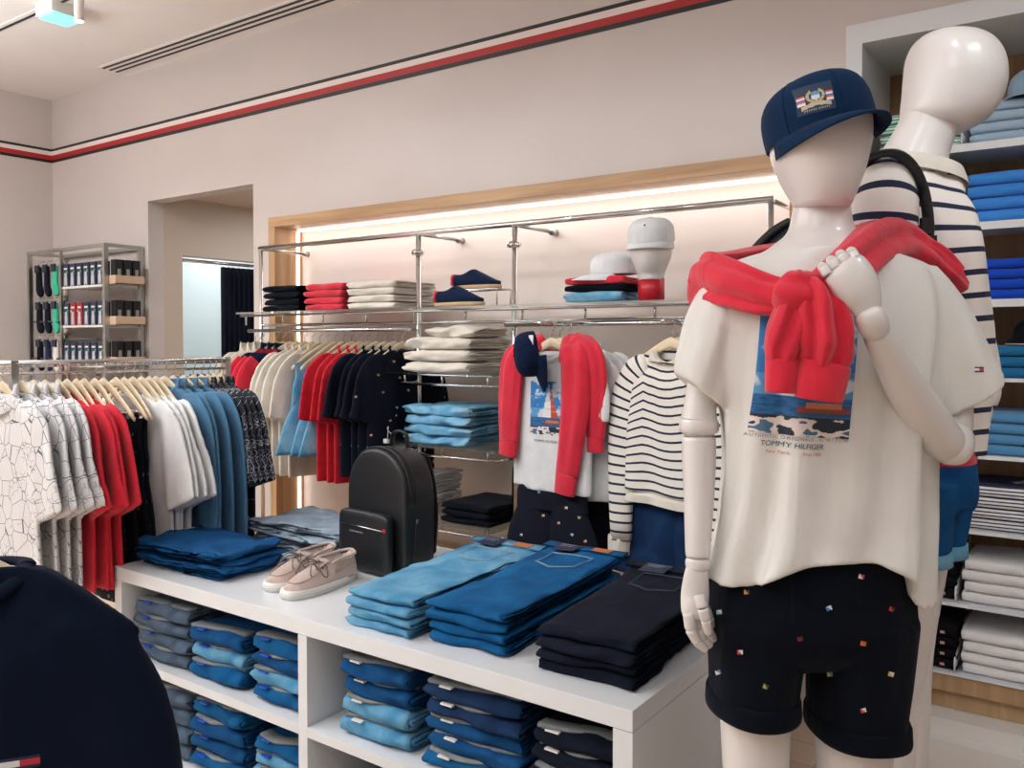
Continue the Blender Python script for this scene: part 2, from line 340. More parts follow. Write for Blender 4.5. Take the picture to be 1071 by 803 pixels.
def body_loft(mb,W,L,th,seed,amp,flare=0,neck=.09,n=26,k=44,front_dip=.05,drop=.085,caps=(False,False)):
    rings=[];vs=[]; us=[]
    for i in range(n):
        v=i/(n-1); r=[]
        for j in range(k):
            a=2*PI*j/k; u=math.cos(a); sgn=math.sin(a)
            wv=W*(1+flare*v)*(1-.06*math.sin(PI*min(1,v*2)))
            x=u*wv; zt=topz(abs(u),drop)-(.02 if neck else 0)
            if abs(x)<neck: zt-= (front_dip if sgn<0 else .012)*(1-(x/neck)**2)**.5*1.0
            z=zt+(-L-zt)*v+ (.008*nz(x*9,seed,v)*v)
            t=max(.011,th*(.35+.65*min(1,v*6)))*(abs(sgn)**.8)*(1 if sgn>0 else -1)
            y=t+foldy(x,z,v,seed,amp)
            r.append(Vector((x,y,z)))
        rings.append(r)
        vs.append(L*v)
    us=[math.cos(2*PI*j/k)*W for j in range(k)]+[W]
    return mb.loft(rings,caps,vs=vs,us=us)
def sleeve_loft(mb,side,pts,hws,th,seed,amp,k=20,n=14):
    P=spline([list(p)+[h] for p,h in zip(pts,hws)],n); rings=[]; vs=[]; acc=0
    for i in range(n):
        p=Vector(P[i][:3]); t=(Vector(P[min(i+1,n-1)][:3])-Vector(P[max(i-1,0)][:3])).normalized()
        ax=Vector((t.z,0,-t.x)) if True else None
        if ax.length<.1: ax=Vector((1,0,0))
        ax.normalize(); hw=P[i][3]; r=[]
        if i: acc+=(p-Vector(P[i-1][:3])).length
        for j in range(k):
            a=2*PI*j/k; q=p+ax*hw*math.cos(a)
            y=th*math.sin(a)+foldy(q.x*1.2,q.z,i/n,seed+3,amp*.7,34); q.y+=y; r.append(q)
        rings.append(r); vs.append(acc+.08)
    return mb.loft(rings,(True,True),vs=vs)
def garment(mats,W=.245,L=.66,th=.018,seed=1,amp=.0105,sleeve='short',collar=None,flare=0,neck=.085,sl=.23,band=None,out=.065,swmat=None,fuse_it=True):
    """returns list of (name, MB, material) parts"""
    fz=bool(swmat) is False and fuse_it
    m=MB(); body_loft(m,W,L,th,seed,amp,flare,neck,caps=(fz,fz))
    m.fuse=fz
    for s in (-1,1):
        if sleeve=='short': sleeve_loft(m,s,[(s*(W-.10),0,-.075),(s*(W-.06),0,-.105),(s*(W-.015),0,-.19),(s*(W+out*.7),0,-.13-sl)],[.03,.07,.09,.088],th*.8,seed+s,amp)
        elif sleeve=='long': sleeve_loft(m,s,[(s*(W-.10),0,-.075),(s*(W-.06),0,-.105),(s*(W-.01),0,-.21),(s*(W+.02+out*.2),0,-.42),(s*(W+.02+out*.2),0,-.13-sl)],[.03,.065,.078,.06,.045],th*.8,seed+s,amp)
    parts=[('cloth',m,mats)]
    if collar:
        c=MB(); n=24; rings=[]
        h={'crew':.016,'polo':.045,'shirt':.05}[collar]
        for i in range(4):
            f=i/3; r=[]
            for j in range(n):
                a=2*PI*j/n; sg=math.sin(a); x=math.cos(a)*(neck*(.98-.12*math.sin(f*PI/2)*(collar=='crew')+ (.0 if collar=='crew' else .18*f)))
                z=(-.02-(.05 if sg<0 else .012)*abs(sg)**.7)+(h*math.sin(f*PI) if collar!='crew' else h*f)*(.9 if sg>0 else .6)-(.03*f if collar!='crew' else 0)
                y=sg*(th+.006)*(1+.35*f*(collar!='crew')); r.append(Vector((x,y,z)))
            rings.append(r)
        c.loft(rings,(False,False)); parts.append(('collar',c,mats))
    return parts
def hang(name,label,catg,parts,loc,rz,group=None):
    e=thing(name,label,catg,loc,rz,group)
    for n,m,mt in parts: 
        o=m.build(n,mt,e)
        if getattr(m,'fuse',False): fuse(o,.0075,2)
    return e
def trousers(mat,W=.2,L=.5,th=.02,seed=1,amp=.006,split=.45,flare=.12,cuff=0):
    m=MB(); body_loft(m,W*.82,L*split,th,seed,amp,flare*.4,neck=0,front_dip=0,drop=0)
    ms=[('waist_cloth',m,mat)]
    for s in (-1,1):
        l=MB(); rings=[]; vs=[]
        for i in range(12):
            v=i/11; z=-L*split*.75-(L-L*split*.75)*v; cx=s*W*(.40+.14*v); hw=W*(.36+.15*min(1,v*2.5)+flare*v); r=[]
            for j in range(22):
                a=2*PI*j/22; x=cx+hw*math.cos(a); r.append(Vector((x,th*1.05*math.sin(a)+foldy(x,z,v,seed+s,amp,30),z+.006*nz(x*8,seed,0)*v)))
            rings.append(r); vs.append(L*v)
        l.loft(rings,(False,True),vs=vs,us=[hw*math.cos(2*PI*j/22) for j in range(23)]); ms.append(('trouser_leg',l,mat))
    return ms
# ------------------------------------------------------------------ front clothes rail on the left
RZ=1.352
A=at(237,377,3.4); B=at(0,381,2.75); A.z=B.z=RZ; D=(B-A).normalized(); Bx=A+D*1.05
def onrail(px):
    r=ray(px,378); r.z=0; # solve r*t in xy = A + D*s
    det=r.x*(-D.y)-r.y*(-D.x); t=(A.x*(-D.y)-A.y*(-D.x))/det; return Vector((r.x*t,r.y*t,RZ))
rk=thing('clothes_rail','free-standing chrome clothes rail at the left, packed with hangers','clothes rail',(A.x,A.y,0))
MB().tube([A,Bx],.0125,14).build('top_rail',CHROME,rk,world=True)
MB().tube([A+Vector((0,0,-.032)),Bx+Vector((0,0,-.032))],.005,8).build('lower_rail',CHROME,rk,world=True)
for q in (A,onrail(14),Bx):
    MB().bx(q.x-.012,q.x+.012,q.y-.012,q.y+.012,.02,RZ+.012).build('post',STEEL,rk,world=True,bevel=.002)
MB().tube([A+Vector((0,0,-RZ+.02)),Bx+Vector((0,0,-RZ+.02))],.018,10).build('base_tube',STEEL,rk,world=True)
for q in (A,Bx):
    n=Vector((-D.y,D.x,0)); MB().tube([q+n*.25+Vector((0,0,-RZ+.018)),q-n*.25+Vector((0,0,-RZ+.018))],.016,10).build('foot_bar',STEEL,rk,world=True)
GZ=math.atan2(-.62*Fh.y+.78*Rv.y,-.62*Fh.x+.78*Rv.x)
hp=thing('clothes_hanger','x','hanger',(0,0,0)); hanger_parts(hp)
hc=thing('clothes_hanger','x','hanger',(0,0,0)); hanger_parts(hc,clips=True)
used=set()
def place_hanger(src,loc,rz,label,group):
    if src in used: return dup(src,loc,rz,label,group)
    used.add(src); src.location=loc; src.rotation_euler=(0,0,rz); src['label']=label; src['group']=group; return src
PATW=mapprint('map_print_white',(218,216,216),(96,100,112),17,.014); PATN=mapprint('map_print_navy',(18,22,38),(176,180,190),20,.013)
DOTN=dotted('navy_dotted',(9,14,26),(110,116,132),34,.24)
sets=[([2,22,34,47],'map print shirt','shirt','patterned_shirt',lambda s:garment(PATW,seed=s,L=.68,collar='shirt',sl=.27,out=.09)),
 ([61,70,80,88],'red T-shirt','T-shirt','t_shirt',lambda s:garment(RED,seed=s,L=.66,collar='crew',sl=.26,out=.09)),
 ([139,148,156,163],'white T-shirt','T-shirt','t_shirt',lambda s:garment(OFFW,seed=s,L=.6,collar='crew',sl=.27,out=.1)),
 ([172,181,192,202],'blue shirt','shirt','long_shirt',lambda s:garment(BLUEC,seed=s,L=.74,collar='shirt',sleeve='long',sl=.6,th=.016)),
 ([211,218,224,230],'navy print shirt','shirt','patterned_shirt',lambda s:garment(PATN,seed=s,L=.66,collar='shirt',sl=.27))]
ORD=['leftmost of the four','second from the left of the four','third from the left of the four','rightmost of the four']
PL={'map print shirt':'white map print shirts','red T-shirt':'red T-shirts','white T-shirt':'white T-shirts','blue shirt':'blue long shirts','navy print shirt':'navy line-print shirts'}
for pxs,lab,catg,nm,fn in sets:
    first=None
    for i,px in enumerate(pxs):
        q=onrail(px); loc=(q.x,q.y,RZ-.058); rz=GZ+.04*math.sin(px)
        place_hanger(hp,loc,rz,f'beech hanger holding the {lab}, {ORD[i].replace(" of the four","")}, on the front left rail','beech hangers on the front left rail')
        L=f'{lab} on the front left rail, {ORD[i]} together'
        gz_=-.028 if 'T-shirt' in lab else -.004
        if i in (0,2): proto=hang(nm,L,catg,fn(px*.37+1),(loc[0],loc[1],loc[2]+gz_),rz,PL[lab]+' on the front left rail')
        else: dup(proto,(loc[0],loc[1],loc[2]+gz_),rz,L)
tp=None
for i,px in enumerate([99,108,121,130]):
    q=onrail(px); loc=(q.x,q.y,RZ-.058); rz=GZ+.04*math.sin(px)
    place_hanger(hc,loc,rz,f'beech clip hanger holding navy trousers on the front left rail, {ORD[i].replace(" of the four","")}','beech hangers on the front left rail')
    L=f'navy trousers clipped on the front left rail, {ORD[i]} pairs'
    lo=(q.x,q.y,RZ-.058-.135)
    if tp is None: tp=hang('trousers',L,'trousers',trousers(DOTN,L=.62,W=.21,seed=5),lo,rz,'navy trousers on the front left rail')
    else: dup(tp,lo,rz,L)
# ------------------------------------------------------------------ chrome wall rack
YR=3.0; XP=[-3.80,-2.66,-2.11,-1.0]; TZ=1.93; SZ=1.577
wr=thing('display_rack','chrome tube wall rack with glass shelves in front of the lit recess','rack',(XP[0],YR,.41))
MB().tube([(XP[0]-.01,YR,TZ),(XP[3]+.01,YR,TZ)],.0125,12).build('top_tube',CHROME,wr,world=True)
for i,x in enumerate(XP):
    MB().tube([(x,YR,.41),(x,YR,TZ)],.0125 if i in(1,2) else .011,12).build('post',CHROME,wr,world=True)
    MB().tube([(x,YR,TZ-.003),(x,3.30,TZ-.003)],.009,10).build('wall_arm',STEEL,wr,world=True)
    MB().tube([(x,3.29,TZ-.003),(x,3.33,TZ-.003)],.016,12).build('wall_fixing',STEEL,wr,world=True)
for x in (XP[1],XP[2]):
    m=MB(); m.tube([(x-.03,YR-.005,TZ-.09),(x+.03,YR-.005,TZ-.09)],.011,10); m.tube([(x,YR-.03,TZ-.09),(x,YR+.02,TZ-.09)],.014,12); m.build('clamp',CHROME,wr,world=True)
MB().tube([(XP[0]+.0,YR,SZ-.065),(XP[3],YR,SZ-.065)],.008,10).build('support_tube',CHROME,wr,world=True)
for x in [XP[0]+.3*k for k in range(10)]: MB().tube([(x,2.9,SZ-.012),(x,2.9,SZ-.065)],.005,6).build('support_stub',CHROME,wr,world=True)
MB().tube([(XP[0]-.02,2.88,SZ-.016),(XP[3],2.88,SZ-.016)],.006,8).build('front_tube',CHROME,wr,world=True)
MB().tube([(XP[0]-.02,2.93,1.482),(XP[1],2.93,1.482)],.010,10).build('hanging_rail',CHROME,wr,world=True)
for x in (XP[0]+.02,XP[1]-.02): MB().tube([(x,2.93,1.482),(x,3.0,1.482)],.007,8).build('rail_bracket',CHROME,wr,world=True)
MB().tube([(XP[2],2.93,1.497),(XP[3],2.93,1.497)],.010,10).build('hanging_rail',CHROME,wr,world=True)
for x in (XP[2]+.02,XP[3]-.02): MB().tube([(x,2.93,1.497),(x,3.0,1.497)],.007,8).build('rail_bracket',CHROME,wr,world=True)
MB().bx(XP[0]+.02,XP[3]+.1,2.82,3.27,SZ-.008,SZ).build('glass_shelf',GLASS,wr,world=True)
for z in (1.285,.97,.64):
    MB().bx(-2.70,-2.08,2.80,3.27,z-.008,z).build('glass_shelf',GLASS,wr,world=True)
    MB().tube([(-2.66,2.86,z-.05),(-2.11,2.86,z-.05)],.006,8).build('front_tube',CHROME,wr,world=True)
    for x in (-2.62,-2.4,-2.15): MB().tube([(x,2.86,z-.05),(x,2.86,z-.009)],.005,6).build('support_stub',CHROME,wr,world=True)
    for x in (-2.66,-2.11): MB().tube([(x,2.86,z-.05),(x,3.0,z-.05)],.006,6).build('shelf_bracket',CHROME,wr,world=True)
MB().tube([(-2.68,2.79,1.281),(-2.08,2.79,1.281)],.004,6).build('shelf_edge',CHROME,wr,world=True)
# garments on its left rail
RY=2.93; RG=1.482
DENH=D_ICE
hb=thing('clothes_hanger','x','hanger',(0,0,0)); hanger_parts(hb,drop=.115)
seq=[]
def add(n,*a):
    for i in range(n): seq.append((a,i,n))
add(3,'cream long-sleeved shirt','shirt','long_sleeved_shirt',lambda s:garment(CREAM2,seed=s,L=.6,W=.2,sleeve='long',sl=.45,collar='shirt'))
add(3,'red and navy jacket','jacket','jacket',None)
add(4,'cream T-shirt','T-shirt','t_shirt',lambda s:garment(CREAM,seed=s,L=.66,W=.2,out=.03,collar='crew',sl=.24))
add(3,'pale blue denim shorts','shorts','denim_shorts',None)
add(3,'red T-shirt','T-shirt','t_shirt',lambda s:garment(RED,seed=s,L=.66,W=.2,out=.03,collar='crew',sl=.24))
DOTV=dotted('navy_vivid_motifs',(10,17,34),(200,200,200),17,.2,vivid=True)
add(4,'navy T-shirt with small coloured motifs','T-shirt','t_shirt',lambda s:garment(DOTV,seed=s,L=.62,W=.205,out=.03,collar='crew',sl=.22))
NW={1:[''],2:['left of the two','right of the two'],3:['leftmost of the three','middle one of the three','rightmost of the three'],4:ORD}
XS=[-3.76+i*(1.06/19) for i in range(20)]
firsts={}; nav_front=None
for k,((lab,catg,nm,fn),i,n) in enumerate(seq):
    x=XS[k]; rz=PI/2+.05*math.sin(k*2.3)-.1; lz=RG-.06
    lz2=lz-.004
    short=lab.split(' with')[0]
    place_hanger(hb,(x,RY,lz),rz,f'beech hanger on the wall rack, holding the {short}, {NW[n][i].split(" of")[0].replace(" one","")}','beech hangers on the wall rack rail')
    L=f'{lab.replace(" with small coloured motifs","")} on the wall rack, {NW[n][i]}'
    if lab in firsts:
        dup(firsts[lab],(x,RY,firsts[lab].location.z),rz,L); continue
    if fn: e=hang(nm,L,catg,fn(k*1.3+2),(x,RY,lz2),rz,'garments on the wall rack rail, '+lab)
    elif 'jacket' in lab:
        ps=garment(NCOT,seed=k,L=.62,W=.22,sleeve='long',sl=.5,collar='shirt')
        c=MB(); body_loft(c,.228,.27,.026,k,.006,0,.07)
        for s in (-1,1): sleeve_loft(c,s,[(s*.17,0,-.12),(s*.215,0,-.17),(s*.235,0,-.24)],[.08,.085,.08],.022,k,.004)
        ps.append(('red_yoke',c,REDF)); ps[1]=('collar',ps[1][1],NCOT)
        m=MB(); body_loft(m,.224,.03,.024,k,.007,0,0,n=4,front_dip=0,drop=0); m.xf(Matrix.Translation((0,0,-.6))); ps.append(('red_hem',m,RED))
        e=hang(nm,L,catg,ps,(x,RY,lz2),rz,'garments on the wall rack rail, '+lab)
    else:
        e=hang(nm,L,catg,trousers(DENH,W=.2,L=.44,th=.02,seed=k,split=.5,flare=.3),(x,RY-.03,lz-.1),rz,'garments on the wall rack rail, '+lab)
    firsts[lab]=e
# ------------------------------------------------------------------ folded clothes (local: front fold at y=0 facing -y, centred in x, z up from 0)
def folded(W,L,T,seed,amp=.004,taper=1.0,nest=2,nw=14,nl=20,droop=0,bulge=.2,wav=.006,nofs=0):
    mb=MB()
    for q in range(nest):
        Ro=T/2*(1-q/nest); tt=T/2/nest*.9; path_o=[];path_i=[]
        y0=q*T/2/nest
        Ri=max(Ro-tt,.0006); zc=T/2
        def seg(Rr):
            pts=[]
            for i in range(nl): y=L-(L-y0-Ro)*i/(nl-1); pts.append((y,zc-Rr,0))
            for i in range(1,8): a=-PI/2-PI*i/8; pts.append((y0+Ro+Rr*math.cos(a),zc+Rr*math.sin(a),1))
            for i in range(nl): y=y0+Ro+(L-y0-Ro)*i/(nl-1); pts.append((y,zc+Rr,2))
            return pts
        po=seg(Ro); pi_=seg(Ri); prof=po+list(reversed(pi_))
        rings=[]
        for j in range(nw+1):
            u=-1+2*j/nw; r=[]
            edge=1-abs(u)**7
            for (y,z,k) in prof:
                f=y/L; x=u*W/2*(1+(taper-1)*f)
                x+=wav*(nz(y*9,seed,q*3+(z>zc)*5.1)+.6*nz(y*30,seed+4,z*60))*(abs(u)**2)
                s=(1-bulge*abs(u)**4); zz=zc+(z-zc)*s
                zz+=amp*(nz(x*10+seed,y*8,seed*.7+z*4)+.5*nz(x*25,y*22,seed))*min(1,z/T*1.5) 
                zz+=droop*f*f+nofs
                yy=y+wav*(nz(x*12,seed*2,z*40))*(1.2 if k==1 else .6)
                r.append(Vector((x,yy,max(zz,.0004 if k==0 else .001))))
            rings.append(r)
        mb.loft(rings)
    return mb
def stack(n,base,rz,mk,labf,catg,nm,group,T,jit=.004):
    """n folded things on top of each other; mk(i) returns parts"""
    out=[]
    for i in range(n):
        z=base[2]+i*T
        r=random.Random(int(base[0]*1000)+i*7)
        e=thing(nm,labf(i),catg,(base[0]+r.uniform(-jit,jit),base[1]+r.uniform(-jit,jit),z),rz+r.uniform(-.03,.03),group)
        for n_,m,mt in mk(i): m.build(n_,mt,e)
        out.append(e)
    return out
def lev(i,n):
    if n==2: return ['bottom','top'][i]
    if n==3: return ['bottom','middle','top'][i]
    if n==4: return ['bottom','second from the bottom','second from the top','top'][i]
    return ['bottom','second from the bottom','middle','second from the top','top'][i] if n==5 else f'number {i+1}'
# folded chinos on the long glass shelf
def chino(mat,W,L,T,seed,tag_=True):
    ps=[('cloth',folded(W,L,T*.97,seed,amp=.003,wav=.012),mat)]
    return ps
for (px0,px1,mat,cn,n) in ((280,318,NAVYF,'navy blue',4),(323,363,REDF,'coral red',4),(367,418,CREAM2,'cream',4)):
    a=ony(px0,322,2.93); b=ony(px1,322,2.93); W=b.x-a.x-.01; T=.034
    stack(n,((a.x+b.x)/2,2.90,SZ+.001),0,lambda i:chino(mat,W,.30,T,a.x*9+i*2.2),lambda i:f'folded {cn} trousers on the long glass shelf, {lev(i,n)} of stack',
      'folded trousers','folded_trousers',f'folded {cn} trousers on the glass shelf',T)
# folded things on the small shelves
def soft(mat,W,L,T,seed,amp=.007,wav=.02): return [('cloth',folded(W,L,T*.98,seed,amp=amp,wav=wav,bulge=.3),mat)]
stack(3,(-2.42,2.83,1.286),0,lambda i:soft(CREAM2,.36,.32,.052,i*3.3+1),lambda i:f'thick folded cream garment on the small upper glass shelf, {lev(i,3)} of three','folded garment','folded_garment','folded cream garments on the small glass shelf',.052)
tp_=thing('folded_garment','loosely crumpled cream garment lying on top of the cream stack','folded garment',(-2.37,2.87,1.286+.156)); folded(.27,.25,.05,44,amp=.014,wav=.03,bulge=.5).build('cloth',CREAM2,tp_)
stack(4,(-2.42,2.83,.971),0,lambda i:soft(D_ICE,.36,.32,.043,i*5.3+2,.012,.03),lambda i:f'folded bleached blue denim on the small middle shelf, {lev(i,4)} of four','folded jeans','folded_jeans','bleached denim on the small glass shelf',.043)
stack(3,(-2.25,2.83,.641),0,lambda i:soft(NAVYF,.26,.3,.03,i*5.3+2,.003,.01),lambda i:f'folded navy trousers on the lowest small shelf, {lev(i,3)} of three','folded trousers','folded_trousers','navy trousers on the lowest glass shelf',.03)
stack(4,(-2.60,2.87,.641),0,lambda i:[('cloth',folded(.18,.26,.044,i*4.1+8,amp=.012,wav=.02),plain('clear_wrap',(214,214,216),.22,0,Transmission_Weight=.15))],lambda i:f'silvery wrapped folded garment on the lowest small shelf, {lev(i,4)} of four','folded garment','folded_garment','silvery wrapped garments on the lowest shelf',.045)
# espadrilles on wire riser
def shoe_loft(L,W,Hh,heel,toe,mat,low=.0):
    """local: toe towards +x, sole at z=0"""
    m=MB(); rings=[]; N=26
    for i in range(N):
        t=i/(N-1); x=-L/2+L*t
        hw=W/2*(min(1,(t/.10)**.5) if t<.10 else 1)*(1 if t<.62 else (max(0,1-((t-.62)/.385)**2.4))**.5)*(.78+.22*min(1,max(0,(t-.2)/.4)))
        top=heel+(Hh-heel)*math.exp(-((t-.47)/.16)**2) if t<.47 else toe+(Hh-toe)*max(0,1-(t-.47)/.5)**1.1
        if .08<t<.40: top-=0
        hw=max(hw,.002); r=[]
        for j in range(22):
            a=2*PI*j/22; c=math.cos(a); s=math.sin(a)
            z=top/2+top/2*(abs(s)**.75)*(1 if s>0 else -1)
            y=hw*(abs(c)**.75)*(1 if c>0 else -1)*(1-.25*max(0,s)**2)
            r.append(Vector((x,y,max(z,0))))
        rings.append(r)
    return m.loft(rings)
def sole(L,W,T,grow=.004):
    m=MB(); rings=[]; out=[]
    for i in range(40):
        a=2*PI*i/40; x=math.cos(a); y=math.sin(a); t=(x+1)/2
        w=(W/2+grow)*(.82+.18*min(1,max(0,(t-.15)/.5))); out.append((x*(L/2+grow),(abs(y)**.7)*(1 if y>0 else -1)*w))
    for z,s in ((0,.97),(T*.3,1),(T*.8,1),(T,.985)): rings.append([Vector((x*s,y*s,z)) for x,y in out])
    return m.loft(rings)
ESPN=fabric('espadrille_navy',(20,36,66)); JUTE=fabric('jute',(196,168,132),weave=200)
rz0=thing('shoe_riser','thin wire riser holding the navy espadrilles on the glass shelf','shoe riser',(-2.3,2.95,SZ))
ra=ony(478,305,2.98); rb=ony(527,303,2.98); zt=SZ+.075
m=MB()
for y in (2.93,3.03): m.tube([(ra.x,y,SZ),(ra.x,y,zt),(rb.x,y,zt),(rb.x,y,SZ)],.004,6)
for x in (ra.x,rb.x): m.tube([(x,2.93,zt),(x,3.03,zt)],.004,6)
m.build('wire_frame',CHROME,rz0,world=True)
for (px0,px1,y,z,lab) in ((474,523,2.98,zt+.004,'navy canvas espadrille with red heel standing on the wire riser'),(456,505,2.88,SZ+.001,'navy canvas espadrille with red heel on the glass shelf below the riser')):
    a=ony(px0,300,y); b=ony(px1,300,y); L=(b.x-a.x); e=thing('espadrille',lab,'shoe',((a.x+b.x)/2,y,z))
    u=shoe_loft(L,.085,.075,.052,.018,None); u.xf(Matrix.Translation((0,0,.015))); u.build('upper',ESPN,e)
    sole(L,.088,.017,.003).build('sole',JUTE,e)
    hl=MB(); hl.loft([[Vector((-L/2+.002+.022*f-(0),yy*(.6+.5*f),zz)) for yy,zz in ((-.036,.02),(-.034,.055),(-.02,.069),(.02,.069),(.034,.055),(.036,.02))] for f in (-.12,1)]); hl.build('heel_tab',REDF,e)
# caps
def cap_parts(e,mat,brimmat=None,M=Matrix.Identity(4),rx=.086,ry=.1,h=.11,brim=.07,inner=None,patch=None):
    rings=[]
    prof=[(1.0,0),(1.01,.02),(1.0,.045),(.96,.068),(.87,.086),(.72,.099),(.5,.107),(.25,.11),(.05,.111)]
    for f,z in spline(prof,22):
        rings.append([Vector((rx*f*math.cos(a),ry*f*math.sin(a)*(1),z/.11*h*(1+.04*math.sin(-a)*(1-f)))) for a in [2*PI*k/40 for k in range(40)]])
    MB().loft(rings,(False,True)).xf(M).build('crown',mat,e)
    s=MB()
    for k in range(3):
        a0=PI*k/3+PI/6; pts=[]
        for i in range(25):
            q=-1+2*i/24; f=spline(prof,49)[int(abs(q)*0+ (1-abs(q))*48)] ; sgn=1 if q>0 else -1
            pts.append(Vector((rx*f[0]*math.cos(a0)*sgn*1.006,ry*f[0]*math.sin(a0)*sgn*1.006,f[1]/.11*h*1.004)))
        s.tube(pts,.0012,5)
    s.xf(M).build('seam',mat,e)
    b=MB(); rr=[]
    for i in range(25):
        a=-PI/2+(-1+2*i/24)*1.5; c=(1-((i-12)/12)**2); ext=brim*(c**.8); r=[]
        for t,dz in ((0,.003),(.5,.004),(1,.003),(1,-.001),(.5,-.0015),(0,-.002)):
            x=(rx*.99)*math.cos(a); y=(ry*.99)*math.sin(a)-ext*t
            r.append(Vector((x*(1+.04*t),y,.004+dz-.010*(abs(x)/rx)**2*t-.02*t)))
        rr.append(r)
    b.loft(rr).xf(M).build('brim',brimmat or mat,e)
    MB().ball((0,0,h*1.02),.007,10,(1,1,.6)).xf(M).build('top_button',mat,e)
# ------------------------------------------------------------------ right part of the long glass shelf
WCAP=fabric('white_twill',(228,230,232),wrinkle=.12); NCAP=fabric('navy_twill',(13,42,74),wrinkle=.1); BCAP=fabric('pale_blue_twill',(150,178,200),wrinkle=.1)
a=ony(595,308,2.9); b=ony(655,308,2.9); W=b.x-a.x; cx=(a.x+b.x)/2
for i,(m_,T,lab,nm) in enumerate(((D_ICE,.042,'folded bleached blue denim at the bottom under the white cap','folded_jeans'),(NAVYF,.026,'folded navy garment between the denim and the red one under the white cap','folded_garment'),(REDF,.028,'folded red garment on top of the small pile under the white cap','folded_garment'))):
    z=SZ+.001+[0,.043,.07][i]; e=thing(nm,lab,'folded clothes',(cx+.004*i,2.86,z),.02*i); folded(W,.27,T,i*3+70,amp=.004,wav=.012).build('cloth',m_,e)
e=thing('baseball_cap','white baseball cap lying on the red folded garment on the glass shelf','cap',(cx+.045,2.955,SZ+.1),math.radians(-55)); cap_parts(e,WCAP,M=Matrix.Translation((0,0,.010))@Matrix.Rotation(math.radians(2),4,'X'),rx=.082,ry=.092,h=.085,brim=.075)
MB().ball((.0,-.083,.045),.005,8).build('logo_badge',NCOT,e)
hq=ony(681,309,2.92); e=thing('display_bust','white faceless display head on a red cylinder base, on the glass shelf','mannequin head',(hq.x,2.92,SZ),math.radians(12))
MB().tube([(0,0,.001),(0,0,.085)],.05,28).build('red_base',plain('red_lacquer',(190,24,40),.35),e)
hd=[]
for z,x,y in spline([(.08,.048,.05),(.1,.05,.055),(.125,.058,.075),(.16,.072,.09),(.2,.08,.098),(.235,.08,.098),(.265,.07,.088),(.285,.05,.065),(.297,.02,.03)],26): hd.append([Vector((x*math.cos(q),y*math.sin(q)-.004,z)) for q in [2*PI*k/28 for k in range(28)]])
MB().loft(hd).build('head',MWHITE,e)
e=thing('baseball_cap','white baseball cap worn by the display head on the glass shelf','cap',(hq.x,2.92,SZ+.222),math.radians(12)); cap_parts(e,WCAP,M=Matrix.Rotation(math.radians(8),4,'X'),rx=.086,ry=.103,h=.09,brim=.018)
MB().ball((.0,-.1,.05),.005,8).build('logo_badge',NCOT,e)
# ------------------------------------------------------------------ art print painted onto a grid (used on the tees)
def art(u,v):
    """sailing picture: u right 0..1, v down 0..1 -> sRGB"""
    n=nz(u*4,v*7,1.3)+.5*nz(u*11,v*17,4.2)
    if v<.68:
        c=(38,122,190) if v<.5 else (86,150,200)
        k=min(1,max(0,(n-.05)*4)); c=tuple(int(a+(b-a)*k) for a,b in zip(c,(206,216,226)))
        if (u-.62)*(-1.0)< (v-.02)*.36 and u-.62 < (v-.05)*.10 and v>.04 and v<.84: c=(224,226,226) if (int(v*30)%5) else (200,204,208)
        if u>.66 and (u-.66)<(v-.12)*.42 and v>.12: c=(186,74,52) if (v*9%1)>.2 else (206,120,84)
    elif v<.84:
        c=(22,84,140) if nz(u*9,v*40,2)>0 else (34,104,160)
        if .76<v<.80 and .42<u<.98: c=(150,62,44)
        if .72<v<.77 and .5<u<.9: c=(190,120,84)
        if .80<=v<.83 and .4<u<.9: c=(52,86,112)
    else:
        q=nz(u*3.2,v*15,7)+.25*nz(u*12,v*30,1)
        c=(28,44,58) if q>-.02 else ((226,214,208) if q>-.3 else (70,110,140))
    return c
def decal_grid(parent,target_bvh,origin,du,dv,direction,nu,nv,fn,name,off=.0015,matl=None):
    m=bpy.data.meshes.new(name); vs=[];fs=[];cols=[];last=None
    for j in range(nv+1):
        for i in range(nu+1):
            p=origin+du*(i/nu)+dv*(j/nv); hit=target_bvh.ray_cast(p,direction)[0]
            if hit is None: hit=last or p
            last=hit; vs.append(hit-direction*off)
    for j in range(nv):
        for i in range(nu):
            a=j*(nu+1)+i; fs.append((a,a+nu+1,a+nu+2,a+1)); cols.append(fn((i+.5)/nu,(j+.5)/nv))
    offp=parent.location if parent else Vector()
    m.from_pydata([tuple(Vector(p)-offp) for p in vs],[],fs); at_=m.color_attributes.new('print','FLOAT_COLOR','CORNER'); k=0
    for c in cols:
        l=lin(c)
        for q in range(4): at_.data[k].color=l; k+=1
    m.polygons.foreach_set('use_smooth',[True]*len(fs))
    if 'ink' not in MC:
        t=NT('ink'); n=t.new('ShaderNodeVertexColor'); n.layer_name='print'; t.link(n.outputs['Color'],t.b.inputs['Base Color']); t.setb(Roughness=.6); MC['ink']=t.m
    m.materials.append(MC['ink']); o=bpy.data.objects.new(name,m); C.objects.link(o); o.parent=parent; return o
FONT={}
